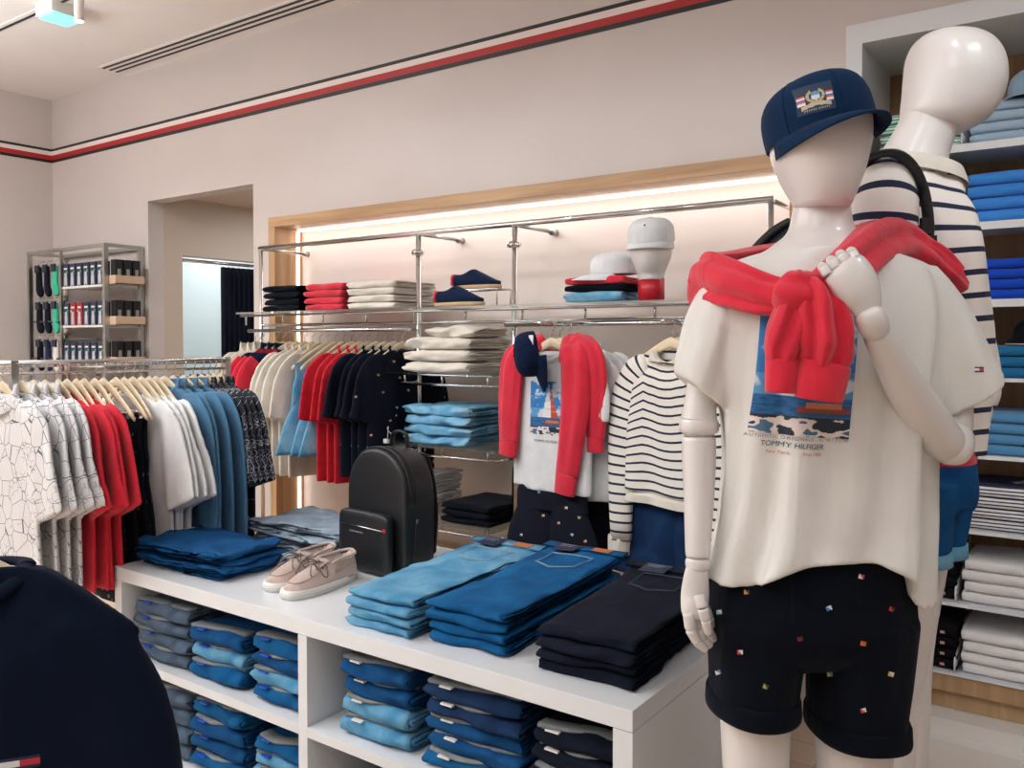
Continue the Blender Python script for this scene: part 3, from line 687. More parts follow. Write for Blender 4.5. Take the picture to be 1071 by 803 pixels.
def text_decal(parent,bvh,txt,centre,ux,vz,direction,size,col,name='lettering',shear=0,space=1.0,off=.0018,thick=0,width=None):
    cu=bpy.data.curves.new('t','FONT'); cu.body=txt; cu.size=size; cu.align_x='CENTER'; cu.align_y='CENTER'; cu.space_character=space; cu.shear=shear; cu.offset=thick
    o=bpy.data.objects.new('t',cu); C.objects.link(o); bpy.context.view_layer.update()
    me=bpy.data.meshes.new_from_object(o.evaluated_get(bpy.context.evaluated_depsgraph_get())); bpy.data.objects.remove(o)
    sc_=1
    if width: sc_=width/(max(v.co.x for v in me.vertices)-min(v.co.x for v in me.vertices))
    for v in me.vertices:
        p=centre+ux*v.co.x*sc_+vz*v.co.y*sc_
        hit=bvh.ray_cast(p,direction)[0] if bvh else p
        if hit is None: hit=p
        v.co=(hit-direction*off)-(parent.location if parent else Vector())
    me.materials.clear(); me.materials.append(plain('ink_'+str(col),col,.6)); o=bpy.data.objects.new(name,me); C.objects.link(o); o.parent=parent; return o
def bvh_of(objs,world=True):
    vs=[];fs=[]
    bpy.context.view_layer.update(); dg=bpy.context.evaluated_depsgraph_get()
    for o in objs:
        e=o.evaluated_get(dg); me=e.to_mesh(); n=len(vs); M=o.matrix_world
        vs+=[M@v.co for v in me.vertices]; fs+=[[i+n for i in p.vertices] for p in me.polygons]; e.to_mesh_clear()
    return BVHTree.FromPolygons(vs,fs)
# ------------------------------------------------------------------ centre outfit hanging on the rack
ox=ony(577,360,2.70); OY=2.70; oz=RG+.015-.06
hs=thing('waterfall_arm','chrome arm reaching forward from the rack, holding the sail print outfit','rail arm',(ox.x,2.93,1.497))
MB().tube([(ox.x,2.93,1.497),(ox.x,2.62,1.494)],.007,10).build('arm_bar',CHROME,hs,world=True); MB().ball((ox.x,2.62,1.494),.011,10).build('arm_tip',CHROME,hs,world=True)
def dispgarm(name,label,catg,parts,loc,rz,group=None): return hang(name,label,catg,parts,loc,rz,group)
hz=-.13
oy=[2.70,2.76,2.82,2.87]
for i,y in enumerate(oy):
    place_hanger(hb,(ox.x,y,oz),hz,['beech hanger of the sail print T-shirt outfit, foremost on the centre arm','second beech hanger from the front on the centre arm','third beech hanger from the front on the centre arm','rearmost beech hanger on the centre arm'][i],'beech hangers on the centre arm')
tee=hang('t_shirt','off-white T-shirt with sailing boat print hanging on the wall rack','T-shirt',garment(OFFW,W=.195,L=.57,seed=3,collar='crew',sl=.16,th=.034,amp=.006,out=-.02),(ox.x,OY,oz-.004),hz)
bv=bvh_of(kids(tee)); U=Vector((math.cos(hz),math.sin(hz),0)); Nn=Vector((-math.sin(hz),math.cos(hz),0))
ctr=Vector((ox.x,OY,oz))
e2=[o for o in kids(tee) if o.name.startswith('cloth')][0]
def rebase(o,par):
    """world-space mesh data to the local space of a rotated parent"""
    bpy.context.view_layer.update(); M=par.matrix_world.inverted()
    for v in o.data.vertices: v.co=M@(v.co+par.location)
o=decal_grid(tee,bv,ctr-Nn*.3+U*(-.075)+ZV*(-.16),U*.15,ZV*(-.2),Nn,30,40,art,'chest_print'); rebase(o,tee)
o=text_decal(tee,bv,'TOMMY HILFIGER',ctr-Nn*.3-ZV*.385,U,ZV,Nn,.014,(70,74,84)); rebase(o,tee)
for i,(y,lab) in enumerate(((2.76,'second from the front'),(2.82,'third from the front'),(2.87,'rearmost'))):
    if i==0: p0=hang('t_shirt',f'plain off-white T-shirt behind the sail print one, {lab} on the arm','T-shirt',garment(OFFW,W=.215,L=.6,seed=12,collar='crew',sl=.22,th=.022),(ox.x+.02,y,oz-.004),hz,'plain off-white T-shirts on the centre arm')
    else: dup(p0,(ox.x+.02+.012*i,y,oz-.004),hz-.02*i,f'plain off-white T-shirt behind the sail print one, {lab} on the arm')
# red sweater over the hanger: two hanging sleeves and a yoke
def fold_tube(m,keys,n=30,k=36,seed=1,depth=.1,waves=5,ax=None,caps=(True,True)):
    """keys: x,y,z,half width,half thickness ; ax = width axis"""
    P=spline(keys,n); rings=[]
    for i in range(n):
        dp=depth*min(1,.15+6*min(i,n-1-i)/n)
        p=Vector(P[i][:3]); t=(Vector(P[min(i+1,n-1)][:3])-Vector(P[max(i-1,0)][:3])).normalized()
        a0=ax if ax is not None else ZV
        wa=(a0-t*a0.dot(t)).normalized(); wb=wa.cross(t).normalized(); r=[]
        for j in range(k):
            a=2*PI*j/k; f=1+dp*math.sin(waves*a+seed+2.2*i/n)+dp*.6*math.sin((waves+3)*a-seed*2+3*i/n)+dp*.8*nz(math.cos(a)*2,math.sin(a)*2+i*.12,seed)
            ca=math.cos(a); sa=math.sin(a)
            ca=abs(ca)**.85*(1 if ca>0 else -1)
            r.append(p+wa*P[i][3]*ca*(1+(f-1)*.3)+wb*P[i][4]*sa*f)
        rings.append(r)
    m.loft(rings,caps); return m
sw=thing('sweater','red sweater draped over the sail print T-shirt on the wall rack','sweater',(ox.x,OY,oz),hz)
m=MB(); X1=Vector((1,0,0))
fold_tube(m,[(-.06,.03,.0,.03,.02),(-.1,-.0,-.035,.05,.03),(-.155,-.035,-.08,.058,.024),(-.17,-.045,-.22,.055,.02),(-.182,-.04,-.40,.048,.018)],seed=2,ax=X1,depth=.14); 
fold_tube(m,[(.06,.03,.0,.03,.02),(.095,-.0,-.035,.05,.03),(.14,-.035,-.08,.065,.026),(.145,-.045,-.25,.06,.022),(.11,-.045,-.50,.05,.018)],seed=5,ax=X1,depth=.14)
fold_tube(m,[(.09,.03,.0,.03,.02),(.16,-.0,-.04,.05,.03),(.2,-.01,-.1,.06,.026),(.205,.0,-.25,.05,.03),(.2,.0,-.36,.045,.02)],seed=8,ax=X1,depth=.14)
fold_tube(m,[(-.13,.035,-.09,.045,.02),(-.05,.045,-.08,.04,.02),(.05,.045,-.08,.04,.02),(.15,.035,-.09,.05,.02)],seed=5,ax=ZV)
m.build('sweater_body',REDF,sw)
for kk in ([(-.182,-.04,-.395,.046,.021),(-.19,-.04,-.455,.043,.02)],[(.11,-.045,-.495,.048,.021),(.1,-.045,-.57,.045,.02)],[(.2,0,-.355,.042,.021),(.2,.0,-.41,.04,.02)]): fold_tube(MB(),kk,n=8,seed=2,ax=X1,depth=.04).build('cuff',REDF,sw)
e=thing('baseball_cap','navy baseball cap hooked over the hanger of the sail print outfit','cap',ctr+U*(.0)-Nn*.09+ZV*(-.055),hz)
cap_parts(e,fabric('dark_navy_twill',(18,32,60),wrinkle=.1),M=Matrix.Rotation(math.radians(-38),4,'Z')@Matrix.Rotation(math.radians(96),4,'X'),rx=.06,ry=.082,h=.08,brim=.065)
MB().box((.02,-.05,.05),(.02,.003,.035)).build('price_tag',WPAPER,e)
SH=dotted('navy_shorts_motifs',(9,15,32),(200,200,200),17,.13,vivid=True)
sl=Vector((ox.x,OY+.0,oz-.52))
ps=trousers(SH,W=.2,L=.36,th=.028,seed=4,split=.35,flare=.2)
e=e_sh=hang('shorts','navy shorts with small coloured motifs below the sail print T-shirt','shorts',ps,(sl.x-.0,sl.y+.0,sl.z),hz)
MB().tube([(0,0,-.02),(0,0,.44)],.002,6).build('hanging_loop',CHROME,e_sh)
e=hang('shorts','second pair of navy motif shorts, half hidden behind the sail print outfit','shorts',trousers(SH,W=.17,L=.42,th=.02,seed=9,split=.35,flare=.2),(sl.x+.12,2.84,sl.z+.09),hz)
def motifs(par,pts,size,mult=1):
    bm_=bvh_of([o for o in kids(par)])
    for i,(px,py) in enumerate(pts):
        dr=ray(px,py).normalized(); h=bm_.ray_cast(CAM,dr)[0]
        if h is None: continue
        c1,c2=[((214,150,70),(240,240,230)),((200,60,60),(226,226,226)),((90,150,190),(230,230,230)),((226,200,90),(60,120,150)),((226,120,70),(226,220,210))][i%5]
        r_=.4*math.sin(i*2.3); ux=Rv*math.cos(r_)+ZV*math.sin(r_); uz=ZV*math.cos(r_)-Rv*math.sin(r_)
        o=decal_grid(par,bm_,h-dr*.04-ux*size/2+uz*size*.4,ux*size,-uz*size*.8,dr,3,2,lambda u,v:(c2 if u>v else c1),'motif',off=.0015); rebase(o,par)
motifs(e_sh,[(592,531),(584,547),(598,559),(606,541),(568,539),(587,571),(576,580),(545,559),(531,545),(612,566),(560,573)],.011)
nf=[o for o in bpy.data.objects if o.get('label','')=='navy T-shirt on the wall rack, rightmost of the four']
if nf: motifs(nf[0],[(412,378),(418,395),(415,426),(401,410),(388,455),(427,408),(408,440),(424,447),(396,392),(372,415),(430,385)],.011)
# striped sweater display
qx=ony(702,360,2.66)
hs=thing('waterfall_arm','chrome arm reaching forward from the rack, holding the striped sweater','rail arm',(qx.x,2.93,1.497))
MB().tube([(qx.x,2.93,1.497),(qx.x,2.6,1.494)],.007,10).build('arm_bar',CHROME,hs,world=True); MB().ball((qx.x,2.6,1.494),.011,10).build('arm_tip',CHROME,hs,world=True)
place_hanger(hb,(qx.x,2.66,oz),-.2,'beech hanger carrying the striped sweater beside the large mannequin','')
hh=place_hanger(hb,(qx.x,2.72,oz),-.2,'beech hanger just behind the striped sweater hanger','')
for h_ in bpy.data.objects:
    if h_.get('group')=='': del h_['group']
STR=striped('breton_stripes',(234,228,218),(30,38,66),.034,.0085); 
G=garment(STR,W=.19,L=.52,seed=6,sleeve='long',sl=.58,th=.035,amp=.01,out=.02,collar=None,fuse_it=False)
e=hang('striped_sweater','off-white sweater with thin navy stripes hanging on the wall rack','sweater',G,(qx.x,2.66,oz-.01),-.2)
c=MB(); body_loft(c,.082,.07,.042,6,.002,.1,.05,n=6,drop=.02); c.build('collar',CREAM2,e)
for s in (-1,1): fold_tube(MB(),[(s*.222,0,-.70,.046,.03),(s*.225,0,-.76,.044,.03)],n=6,ax=X1,depth=.05).build('cuff',CREAM2,e)
m=MB(); body_loft(m,.188,.04,.037,6,.008,0,0,n=5,drop=0,front_dip=0); m.xf(Matrix.Translation((0,0,-.52))); m.build('hem_band',CREAM2,e)
e=hang('denim_shorts','dark blue denim shorts hanging below the striped sweater','shorts',trousers(D_IND,W=.24,L=.38,th=.03,seed=4,split=.35,flare=.3),(qx.x,2.70,oz-.46),-.2)
# ------------------------------------------------------------------ white display table
TX0,TX1,TY0,TY1,TZT=-2.705,-.784,1.53,2.36,.68
tb=thing('display_table','white lacquered display table with open compartments, stacked with jeans','table',((TX0+TX1)/2,1.95,0))
MB().bx(TX0,TX1,TY0,TY1,TZT-.045,TZT).build('table_top',WHITE,tb,world=True,bevel=.0015)
for x0,x1 in ((TX0,TX0+.04),(-1.795,-1.76),(TX1-.045,TX1)): MB().bx(x0,x1,TY0,TY1,.0,TZT-.046).build('side_panel',WHITE,tb,world=True)
MB().bx(TX0+.04,TX1-.045,TY1-.02,TY1,.0,TZT-.046).build('back_panel',WHITE,tb,world=True)
for z in (.388,.10):
    for x0,x1 in ((TX0+.041,-1.796),(-1.759,TX1-.046)): MB().bx(x0,x1,TY0,TY1-.021,z-.028,z).build('inner_shelf',WHITE,tb,world=True)
# jeans in the compartments
def jean(matl,inv,W,L,T,seed,label_col=(225,225,222),patch=None):
    ps=[('folded_body',folded(W,L,T*.96,seed,amp=.007,wav=.012,bulge=.25),matl)]
    # waistband edge lying over the rounded front, with paler inside
    wb=MB(); rings=[]; n=22
    for i in range(n):
        u=-1+2*i/(n-1); x=u*W*.46; s=math.sin((u+1)*2.2+seed)*.006
        y=.012+.026*max(0,u+.1)**1.0*1+.008*math.sin(seed+u*3); z=T*(.93-.18*max(0,.2-y*9))+s*.4
        rings.append([Vector((x,y+.0,z-.003)),Vector((x,y-.0045,z+.003)),Vector((x,y,z+.008)),Vector((x,y+.035,z+.006)),Vector((x,y+.04,z-.002))])
    wb.loft(rings); ps.append(('waistband',wb,inv))
    tg=MB(); tx=-W*.26; tg.box((tx,.004,T*.90),(.035,.012,.004)); ps.append(('size_sticker',tg,plain('sticker_'+str(label_col),label_col,.4)))
    return ps
def jeans_stack(x0,x1,z,n,mats,T,group,what,lc,y=TY0+.03,L=.5):
    W=x1-x0
    for i in range(n):
        m_=mats[i%len(mats)]; r=random.Random(int(x0*999)+i)
        e=thing('folded_jeans',f'{what}, {lev(i,n)} of stack','folded jeans',((x0+x1)/2+r.uniform(-.006,.006),y+r.uniform(-.008,.01),z+.0008+i*T),r.uniform(-.04,.04),group)
        for n_,m,mt in jean(m_,D_INV,W,L,T,x0*31+i*3.7+z*9,lc): m.build(n_,mt,e)
BL=(30,80,190)
jeans_stack(-2.63,-2.35,.388,4,[D_GREY],.048,'slate jeans on the upper left table shelf','slate grey jeans on the upper left table shelf',BL)
jeans_stack(-2.33,-2.09,.388,3,[D_MID,D_LIGHT,D_DARK],.054,'blue jeans on the upper left table shelf, middle','blue jeans mid upper left table shelf',BL)
jeans_stack(-2.03,-1.82,.388,4,[D_MID,D_LIGHT,D_DARK,D_MID],.047,'blue jeans on the upper left table shelf, right','blue jeans, right, on the upper left table shelf',BL)
jeans_stack(-1.66,-1.43,.388,4,[D_LIGHT,D_LIGHT,D_DARK,D_DARK],.052,'jeans on the upper right table shelf, left','blue jeans, left, on the upper right table shelf',(228,226,222))
jeans_stack(-1.36,-1.09,.388,5,[D_MID,D_DARK,D_DARK,D_IND,D_IND],.043,'jeans on the upper right table shelf, middle','dark blue jeans mid upper right table shelf',(228,226,222))
jeans_stack(-1.05,-.855,.388,4,[D_NAVY],.046,'navy jeans on the upper right table shelf','navy jeans, right, on the upper right table shelf',(228,226,222))
jeans_stack(-2.63,-2.35,.10,4,[D_GREY],.053,'slate jeans on the lower left table shelf','slate grey jeans on the lower left table shelf',BL)
jeans_stack(-2.33,-2.09,.10,4,[D_MID,D_DARK,D_DARK,D_MID],.055,'blue jeans on the lower left table shelf, middle','blue jeans mid lower left table shelf',BL)
jeans_stack(-2.03,-1.82,.10,4,[D_MID,D_LIGHT,D_LIGHT,D_MID],.045,'blue jeans on the lower left table shelf, right','blue jeans, right, on the lower left table shelf',BL)
jeans_stack(-1.64,-1.43,.10,3,[D_GREY],.05,'grey jeans on the lower right table shelf','slate grey jeans on the lower right table shelf',(228,226,222))
# jeans on the table top, folded legs to the front, waist at the back
def topjeans(ps,W,L,T,mat,seed,top,label,patch=True):
    ps.append(('folded_body',folded(W,L,T*.97,seed,amp=.006 if top else .004,wav=.014,bulge=.22,taper=1.06,nl=30,nw=18,droop=.012),mat))
    if top:
        zt=T+.012
        def on(x,y): return Vector((x,y,T*.965+.012*(y/L)**2+.004+.006*(nz(x*10+seed,y*8,seed*.7+T*4))))
        st=MB()  # back pocket stitching
        px,py,s=-.0,L*.74,.07
        for inset in (0,.006):
            pl=[(-s,s),(s,s),(s-.006,-s*.55),(0,-s*1.05),(-s+.006,-s*.55),(-s,s)]
            pl=[(x*(1-inset*12),y*(1-inset*12)) for x,y in pl]
            pts=[]
            for (a,b),(c,d) in zip(pl,pl[1:]):
                for k in range(5): pts.append(on(px+a+(c-a)*k/5,py+b+(d-b)*k/5)+Vector((0,0,.0016)))
            pts.append(pts[0]); st.tube(pts,.0008,4)
        ps.append(('pocket_stitching',st,plain('stitch_'+mat.name,(150,170,178) if mat.name!='denim_navy' else (70,80,96),.8)))
        m=MB(); r=[[],[]]
        for i in range(12):
            x=-W*.6+W*1.2*i/11; r[0].append(on(x,L-.035)+Vector((0,0,.003))); r[1].append(on(x,L+.004)+Vector((0,0,.004)))
        m.loft([r[0],r[1],[p-Vector((0,0,.006)) for p in r[1]],[p-Vector((0,0,.006)) for p in r[0]],r[0]],closed=False); ps.append(('waistband',m,mat))
        pt=MB(); r=[[on(x,y)+Vector((0,0,.0055)) for x in (.03,.05,.07,.09)] for y in (L-.04,L-.02,L-.002)]; pt.loft(r,closed=False)
        patch and ps.append(('leather_patch',pt,plain('tan_leather',(186,112,58),.5)))
        lb=MB(); r=[[on(x,y)+Vector((0,0,.006)) for x in (-.085,-.06,-.035,-.01)] for y in (L-.075,L-.04,L-.003)]; lb.loft(r,closed=False); ps.append(('size_label',lb,plain('label_navy',(24,44,72),.6)))
    return ps
def topstack(x,y,rz,W,L,T,n,mat,colour,seed,lab=None,what='jeans',z=TZT):
    for i in range(n):
        r=random.Random(seed+i); top=i==n-1
        e=thing('folded_jeans',f'folded {colour} jeans on the table top, {lev(i,n)} of stack','folded jeans',(x+r.uniform(-.008,.008),y+(.012 if top else 0)+r.uniform(-.006,.006),z+.0008+i*T),rz+r.uniform(-.03,.03),f'folded {colour} jeans on the table top')
        for n_,m,mt in topjeans([],W,L,T,mat,seed*3.1+i*2.7,top,lab,colour!='dark navy'): m.build(n_,mt,e)
        if top:
            me=[o for o in kids(e) if o.name.startswith('size_label')]
            cu=Vector(me[0].data.vertices[5].co)
            for k,(tx,sz) in enumerate((('TOMMY',.014),('HILFIGER',.01))):
                o=text_decal(e,None,tx,Vector((-.048,L-.03-.016*k,cu.z+.0035)),X1,Vector((0,1,0)),Vector((0,0,-1)),sz,(190,196,204),name='label_lettering')
                for v in o.data.vertices: v.co+=e.location
topstack(-1.535,1.565,-.0,.22,.60,.024,4,D_LIGHT,'light blue',11)
topstack(-1.28,1.60,.05,.225,.62,.026,4,D_MID,'mid blue',23)
topstack(-.945,1.60,.04,.235,.55,.026,4,D_NAVY,'dark navy',35)
# ripple stacks at the back left of the table
def side_stack(px,rz,W,L,T,n,mat,lab,seed,group):
    for i in range(n):
        r=random.Random(seed+i); top=i==n-1
        e=thing('folded_jeans',f'{lab}, {lev(i,n)} of stack','folded jeans',(px[0]+r.uniform(-.01,.01),px[1]+r.uniform(-.01,.01),TZT+.0008+i*T),rz+r.uniform(-.05,.05),group)
        folded(W,L,T*.96,seed*2+i*4.1,amp=.013,wav=.032,bulge=.3,nest=2,nl=30,nw=22).build('folded_body',mat,e)
        wb=MB(); rings=[]
        for k in range(24):
            u=-1+2*k/23; x=u*W*.49; z=T*.9+.008*nz(x*12,seed,i)+.004*math.sin(9*u+i)
            rings.append([Vector((x,L-.03,z)),Vector((x,L+.012,z+.004+.006*math.sin(7*u+seed))),Vector((x,L+.014,z-.004)),Vector((x,L-.03,z-.006))])
        wb.loft(rings); wb.build('waistband',mat,e)
        MB().box((W*.3,L+.01,T*.85),(.04,.01,.006)).build('size_sticker',WPAPER,e)
side_stack((-2.245,1.74,0),math.radians(90)+.04,.25,.42,.021,4,D_DARK,'folded deep blue jeans at the left table end',51,'folded deep blue jeans at the left end of the table')
side_stack((-2.60,2.13,0),math.radians(-90),.27,.46,.024,4,D_PALE,'folded grey-wash jeans behind the deep blue stack',77,'folded grey-wash jeans behind the deep blue stack')
# boat shoes
SUEDE=fabric('suede_beige',(198,176,166),weave=1200,wrinkle=.1,sheen=.4); SUED2=fabric('suede_shade',(172,150,140),weave=1200,wrinkle=.1)
RUB=plain('white_rubber',(232,228,222),.45)
def boat_shoe(label,loc,rz):
    e=thing('boat_shoe',label,'shoe',loc,rz,'pair of beige boat shoes on the table'); L,W=.285,.1
    sole(L,W,.026,.005).build('sole',RUB,e)
    sole(L,W,.004,.007).xf(Matrix.Translation((0,0,.0095))).build('sole_line',plain('rubber_line',(205,200,192),.5),e)
    # upper
    m=MB(); rings=[]; N=40
    for i in range(N):
        t=i/(N-1); x=-L/2+.004+(L-.01)*t
        hw=(W/2)*(.8+.2*min(1,max(0,(t-.15)/.4)))*((1-((.12-t)/.125)**2)**.5 if t<.12 else 1)*((max(.0004,1-((t-.66)/.345)**2.6))**.5 if t>.66 else 1)
        topz_=.026+.052*(1 if t<.45 else math.exp(-((t-.45)/.33)**2))*(1+.22*math.exp(-((t)/.07)**2))
        if t>.45: topz_=.026+.056*(1-((t-.45)/.56)**1.35*.78)
        openw=0
        if .06<t<.47: openw=.72*min(1,(t-.06)/.05)**.5*min(1,(.47-t)/.08)**.5
        r=[]
        K=30
        for j in range(K+1):
            a=PI*j/K; c=math.cos(a); s=math.sin(a)
            y=hw*(abs(c)**.55)*(1 if c>0 else -1)*(1-.38*s*(1-openw)-.12*s); z=.02+(topz_-.02)*min(1,s/max(.05,(1-openw**2)**.5))**.6
            if openw>0 and abs(c)<openw: 
                y=hw*(abs(c)**.8)*(1 if c>0 else -1)*.9; z=.034
            r.append(Vector((x,y,z)))
        rings.append(r+[Vector((p.x,p.y*.9,.018)) for p in reversed(r)])
    m.loft(rings); m.build('upper',SUEDE,e)
    # collar roll, insole, tongue, toe seam, laces
    def P(t,side,zz): 
        hw=(W/2)*(.8+.2*min(1,max(0,(t-.15)/.4)))*((1-((.12-t)/.125)**2)**.5 if t<.12 else 1); return Vector((-L/2+.004+(L-.01)*t,side*hw*.80,zz))
    pts=[P(.45,-1,.079)]+[P(t,-1,.078+.008*(1-t)) for t in (.38,.3,.22,.14)]+[P(.07,-1,.086),P(.03,-.5,.09),P(.02,0,.091),P(.03,.5,.09),P(.07,1,.086)]+[P(t,1,.078+.008*(1-t)) for t in (.14,.22,.3,.38)]+[P(.45,1,.079)]
    MB().tube(spline(pts,50),.0045,8).build('padded_collar',SUEDE,e)
    MB().box((-.06,0,.036),(.12,.062,.004)).build('insole',fabric('insole_khaki',(150,132,104)),e,bevel=.001)
    tg=MB(); tg.loft([[Vector((-.012+.05*f,y,.082-.012*f-.12*abs(y)**1.3*8*.1+.006*(1-f))) for y in (-.028,-.015,0,.015,.028)] for f in (0,.35,.7,1)],closed=False); tg.build('tongue',SUED2,e)
    ap=[]
    for i in range(25):
        a=-PI*.62+PI*1.24*i/24; xx=.062+.062*math.cos(a); yy=.036*math.sin(a); tt=(xx+L/2)/L
        zz=.026+.056*(1-max(0,(tt-.45)/.56)**1.35*.78)-abs(yy)*.28+.001; ap.append((xx,yy,zz))
    MB().tube(ap,.0016,6).build('apron_seam',SUED2,e)
    LC=plain('lace_grey',(108,100,94),.8); lc=MB()
    for x in (.0,.018,.036): lc.tube([(x,-.028,.066),(x+.004,-.012,.078),(x,0,.081),(x-.004,.012,.078),(x,.028,.066)],.002,6)
    for s in (-1,1):
        lp=[(.01,s*.004,.083),(.03,s*.022,.092),(.045,s*.042,.074),(.035,s*.052,.05),(.015,s*.045,.05),(.005,s*.024,.078),(.01,s*.004,.083)]
        lc.tube(spline(lp,26),.0019,6); lc.tube(spline([(.012,s*.004,.084),(.05,s*.014,.084),(.07,s*.03,.062),(.066,s*.034,.054)],14),.0019,6)
    lc.ball((.01,0,.083),.006,10); lc.build('lace',LC,e)
    for s in (-1,1):
        tt=MB(); tt.tube(spline([(-.01,s*.049,.052),(-.06,s*.044,.058),(-.11,s*.036,.062)],12),.0016,6); tt.box((-.028,s*.0475,.055),(.03,.002,.01)); tt.build('side_lace',SUED2,e)
    return e
def yaw_to(a,b): return math.atan2(b[1]-a[1],b[0]-a[0])
h1=onz(368,604,TZT); t1=onz(300,627,TZT)
d_=Vector((t1.x-h1.x,t1.y-h1.y,0)).normalized(); n_=Vector((-d_.y,d_.x,0))
c1=(h1+t1)/2; c1.z=TZT+.0005
boat_shoe('beige suede boat shoe with white sole, the nearer of the pair on the table',c1,math.atan2(d_.y,d_.x))
cc=onz(316,607,TZT); c2=Vector((cc.x,cc.y,TZT+.0005))
boat_shoe('beige suede boat shoe with white sole, the farther of the pair on the table',c2,math.atan2(d_.y,d_.x)+.03)
# backpack
LEA=NT('black_leather'); tc=LEA.new('ShaderNodeTexCoord'); n=LEA.new('ShaderNodeTexVoronoi'); n.inputs['Scale'].default_value=350; LEA.link(tc.outputs['Object'],n.inputs['Vector']); bump(LEA,n.outputs['Distance'],.25,.001); LEA.setb(Base_Color=lin((22,26,30)),Roughness=.42); LEA=LEA.m
fl=onz(363,589,TZT); frn=onz(424,606,TZT); 
bz=math.atan2(frn.y-fl.y,frn.x-fl.x)
bp=thing('backpack','black leather backpack standing on the white table behind the boat shoes','backpack',Vector(((fl.x+frn.x)/2,(fl.y+frn.y)/2,TZT+.001)),bz+.02)
BW=.29; BD=.135; BH=.40
def arch(w,h,n=40,e=2.3):
    pts=[]
    r=.03
    for i in range(n+1):
        a=PI*i/n; c=math.cos(a); s=math.sin(a)
        x=w/2*(abs(c)**(2/e))*(1 if c>0 else -1); z=h-.17+.17*(abs(s)**(2/e)); pts.append((x,z))
    pts+= [(-w/2,h*.3),(-w/2,r),(-w/2+r*.3,r*.3),(-w/2+r,0),(0,0),(w/2-r,0),(w/2-r*.3,r*.3),(w/2,r),(w/2,h*.3)]
    return pts
m=MB(); rings=[]
for y,s in ((0,.93),(.004,.965),(.012,.985),(.03,1),(.1,1.0),(BD-.02,.995),(BD-.006,.98),(BD,.95)):
    zs=(1-s)*.5; rings.append([Vector((x*s,y,z*s+BH*(1-s)*.5)) for x,z in arch(BW,BH)])
m.loft(rings); m.build('main_body',LEA,bp,sub=1)
pp=MB()
for yy in (.022,): pp.tube([(x*1.003,yy,z*1.003) for x,z in arch(BW,BH)][:41],.0035,6)
pp.tube([(x*1.002,.045,z*1.002) for x,z in arch(BW,BH)][:41],.0015,5)
pp.build('piping',BLACK,bp)
pk=MB(); rings=[]
for y,s in ((0,1),(-.03,1),(-.042,.985),(-.048,.95)):
    rr=[]
    for k in range(32):
        a=2*PI*k/32; c=math.cos(a); q=math.sin(a); rr.append(Vector((.122*(abs(c)**.25)*(1 if c>0 else -1)*s-.012,y,.102+.098*(abs(q)**.25)*(1 if q>0 else -1)*s)))
    rings.append(rr)
pk.loft(rings); pk.build('front_pocket',LEA,bp,sub=1)
MB().tube([(-.112,-.049,.152),(.09,-.049,.15)],.0022,6).build('pocket_zip',CHROME,bp)
MB().box((.098,-.048,.152),(.014,.004,.009)).build('flag_tab',plain('tab_red',(190,40,50),.5),bp)
o=text_decal(bp,None,'TOMMY HILFIGER',Vector((-.035,-.0495,.132)),X1,ZV,Vector((0,1,0)),.0085,(190,192,195),name='metal_lettering',off=.0005)
for v in o.data.vertices: v.co+=bp.location
sp_=MB()
for s in (-1,1):
    pts=spline([(s*.05,BD,.37),(s*.06,BD+.035,.36),(s*.075,BD+.055,.26),(s*.09,BD+.05,.14),(s*.12,BD+.01,.05)],24)
    sp_.tube(pts,[(.022,.006)]*24,10)
sp_.build('shoulder_strap',LEA,bp)
hd_=MB(); hd_.tube(spline([(-.035,BD-.03,BH-.004),(-.03,BD-.028,BH+.035),(0,BD-.026,BH+.048),(.03,BD-.024,BH+.035),(.035,BD-.022,BH-.004)],20),[(.011,.004)]*20,8); hd_.build('carry_handle',LEA,bp)
tg=MB(); tg.tube(spline([(-.03,BD-.03,BH+.03),(-.045,BD-.04,BH+.05),(-.03,BD-.05,BH+.06),(-.04,BD-.045,BH+.02)],14),.0015,5); tg.box((-.045,BD-.045,BH+.012),(.018,.012,.014)); tg.build('security_tag',plain('tag_clear',(205,205,208),.25),bp)
zp=MB(); zp.tube([(BW/2*.99+.003,.045,.17),(BW/2+.003,.03,.03)],.0016,5); zp.build('side_zip',BLACK,bp); MB().box((BW/2+.004,.045,.175),(.004,.01,.014)).build('zip_pull',CHROME,bp)
# navy jumper hanging close to the camera
sd=1.1
c0=at(-22,572,sd)
nav=thing('navy_jumper','dark navy jumper hanging in the lower left foreground, close to the camera','jumper',c0,PSI+.25)
NJ=fabric('navy_knit_near',(9,20,40),weave=900,wrinkle=.15,sheen=.25)
g=[]
mm=MB(); body_loft(mm,.195,.62,.055,3,.004,0,.055,drop=.10,caps=(True,True))
for s in (-1,1): sleeve_loft(mm,s,[(s*.10,0,-.10),(s*.132,0,-.15),(s*.16,0,-.25),(s*.185,0,-.42),(s*.2,0,-.6)],[.03,.055,.075,.07,.062],.045,5+s,.003)
fuse(mm.build('knit_body',NJ,nav),.008,8)
c=MB(); c.tube([(0.055*math.cos(a),.04*math.sin(a),-.028-.03*(1 if math.sin(a)<0 else 0)*abs(math.sin(a))) for a in [2*PI*k/24 for k in range(25)]],[(.011,.006)]*25,8); c.build('neck_rib',NJ,nav)
bvn=bvh_of([o for o in kids(nav) if o.name.startswith('knit_body')]); hh_=bvn.ray_cast(CAM,ray(22,796).normalized())[0]
if hh_:
    o=decal_grid(nav,bvn,hh_-Fh*.05-Rv*.022+ZV*.006,Rv*.042,ZV*(-.016)+Rv*0,Fh,16,8,lambda u,v:(24,34,70) if v<.2 or v>.8 else ((226,226,226) if u<.5 else (190,40,56)),'chest_flag',off=.001); rebase(o,nav)
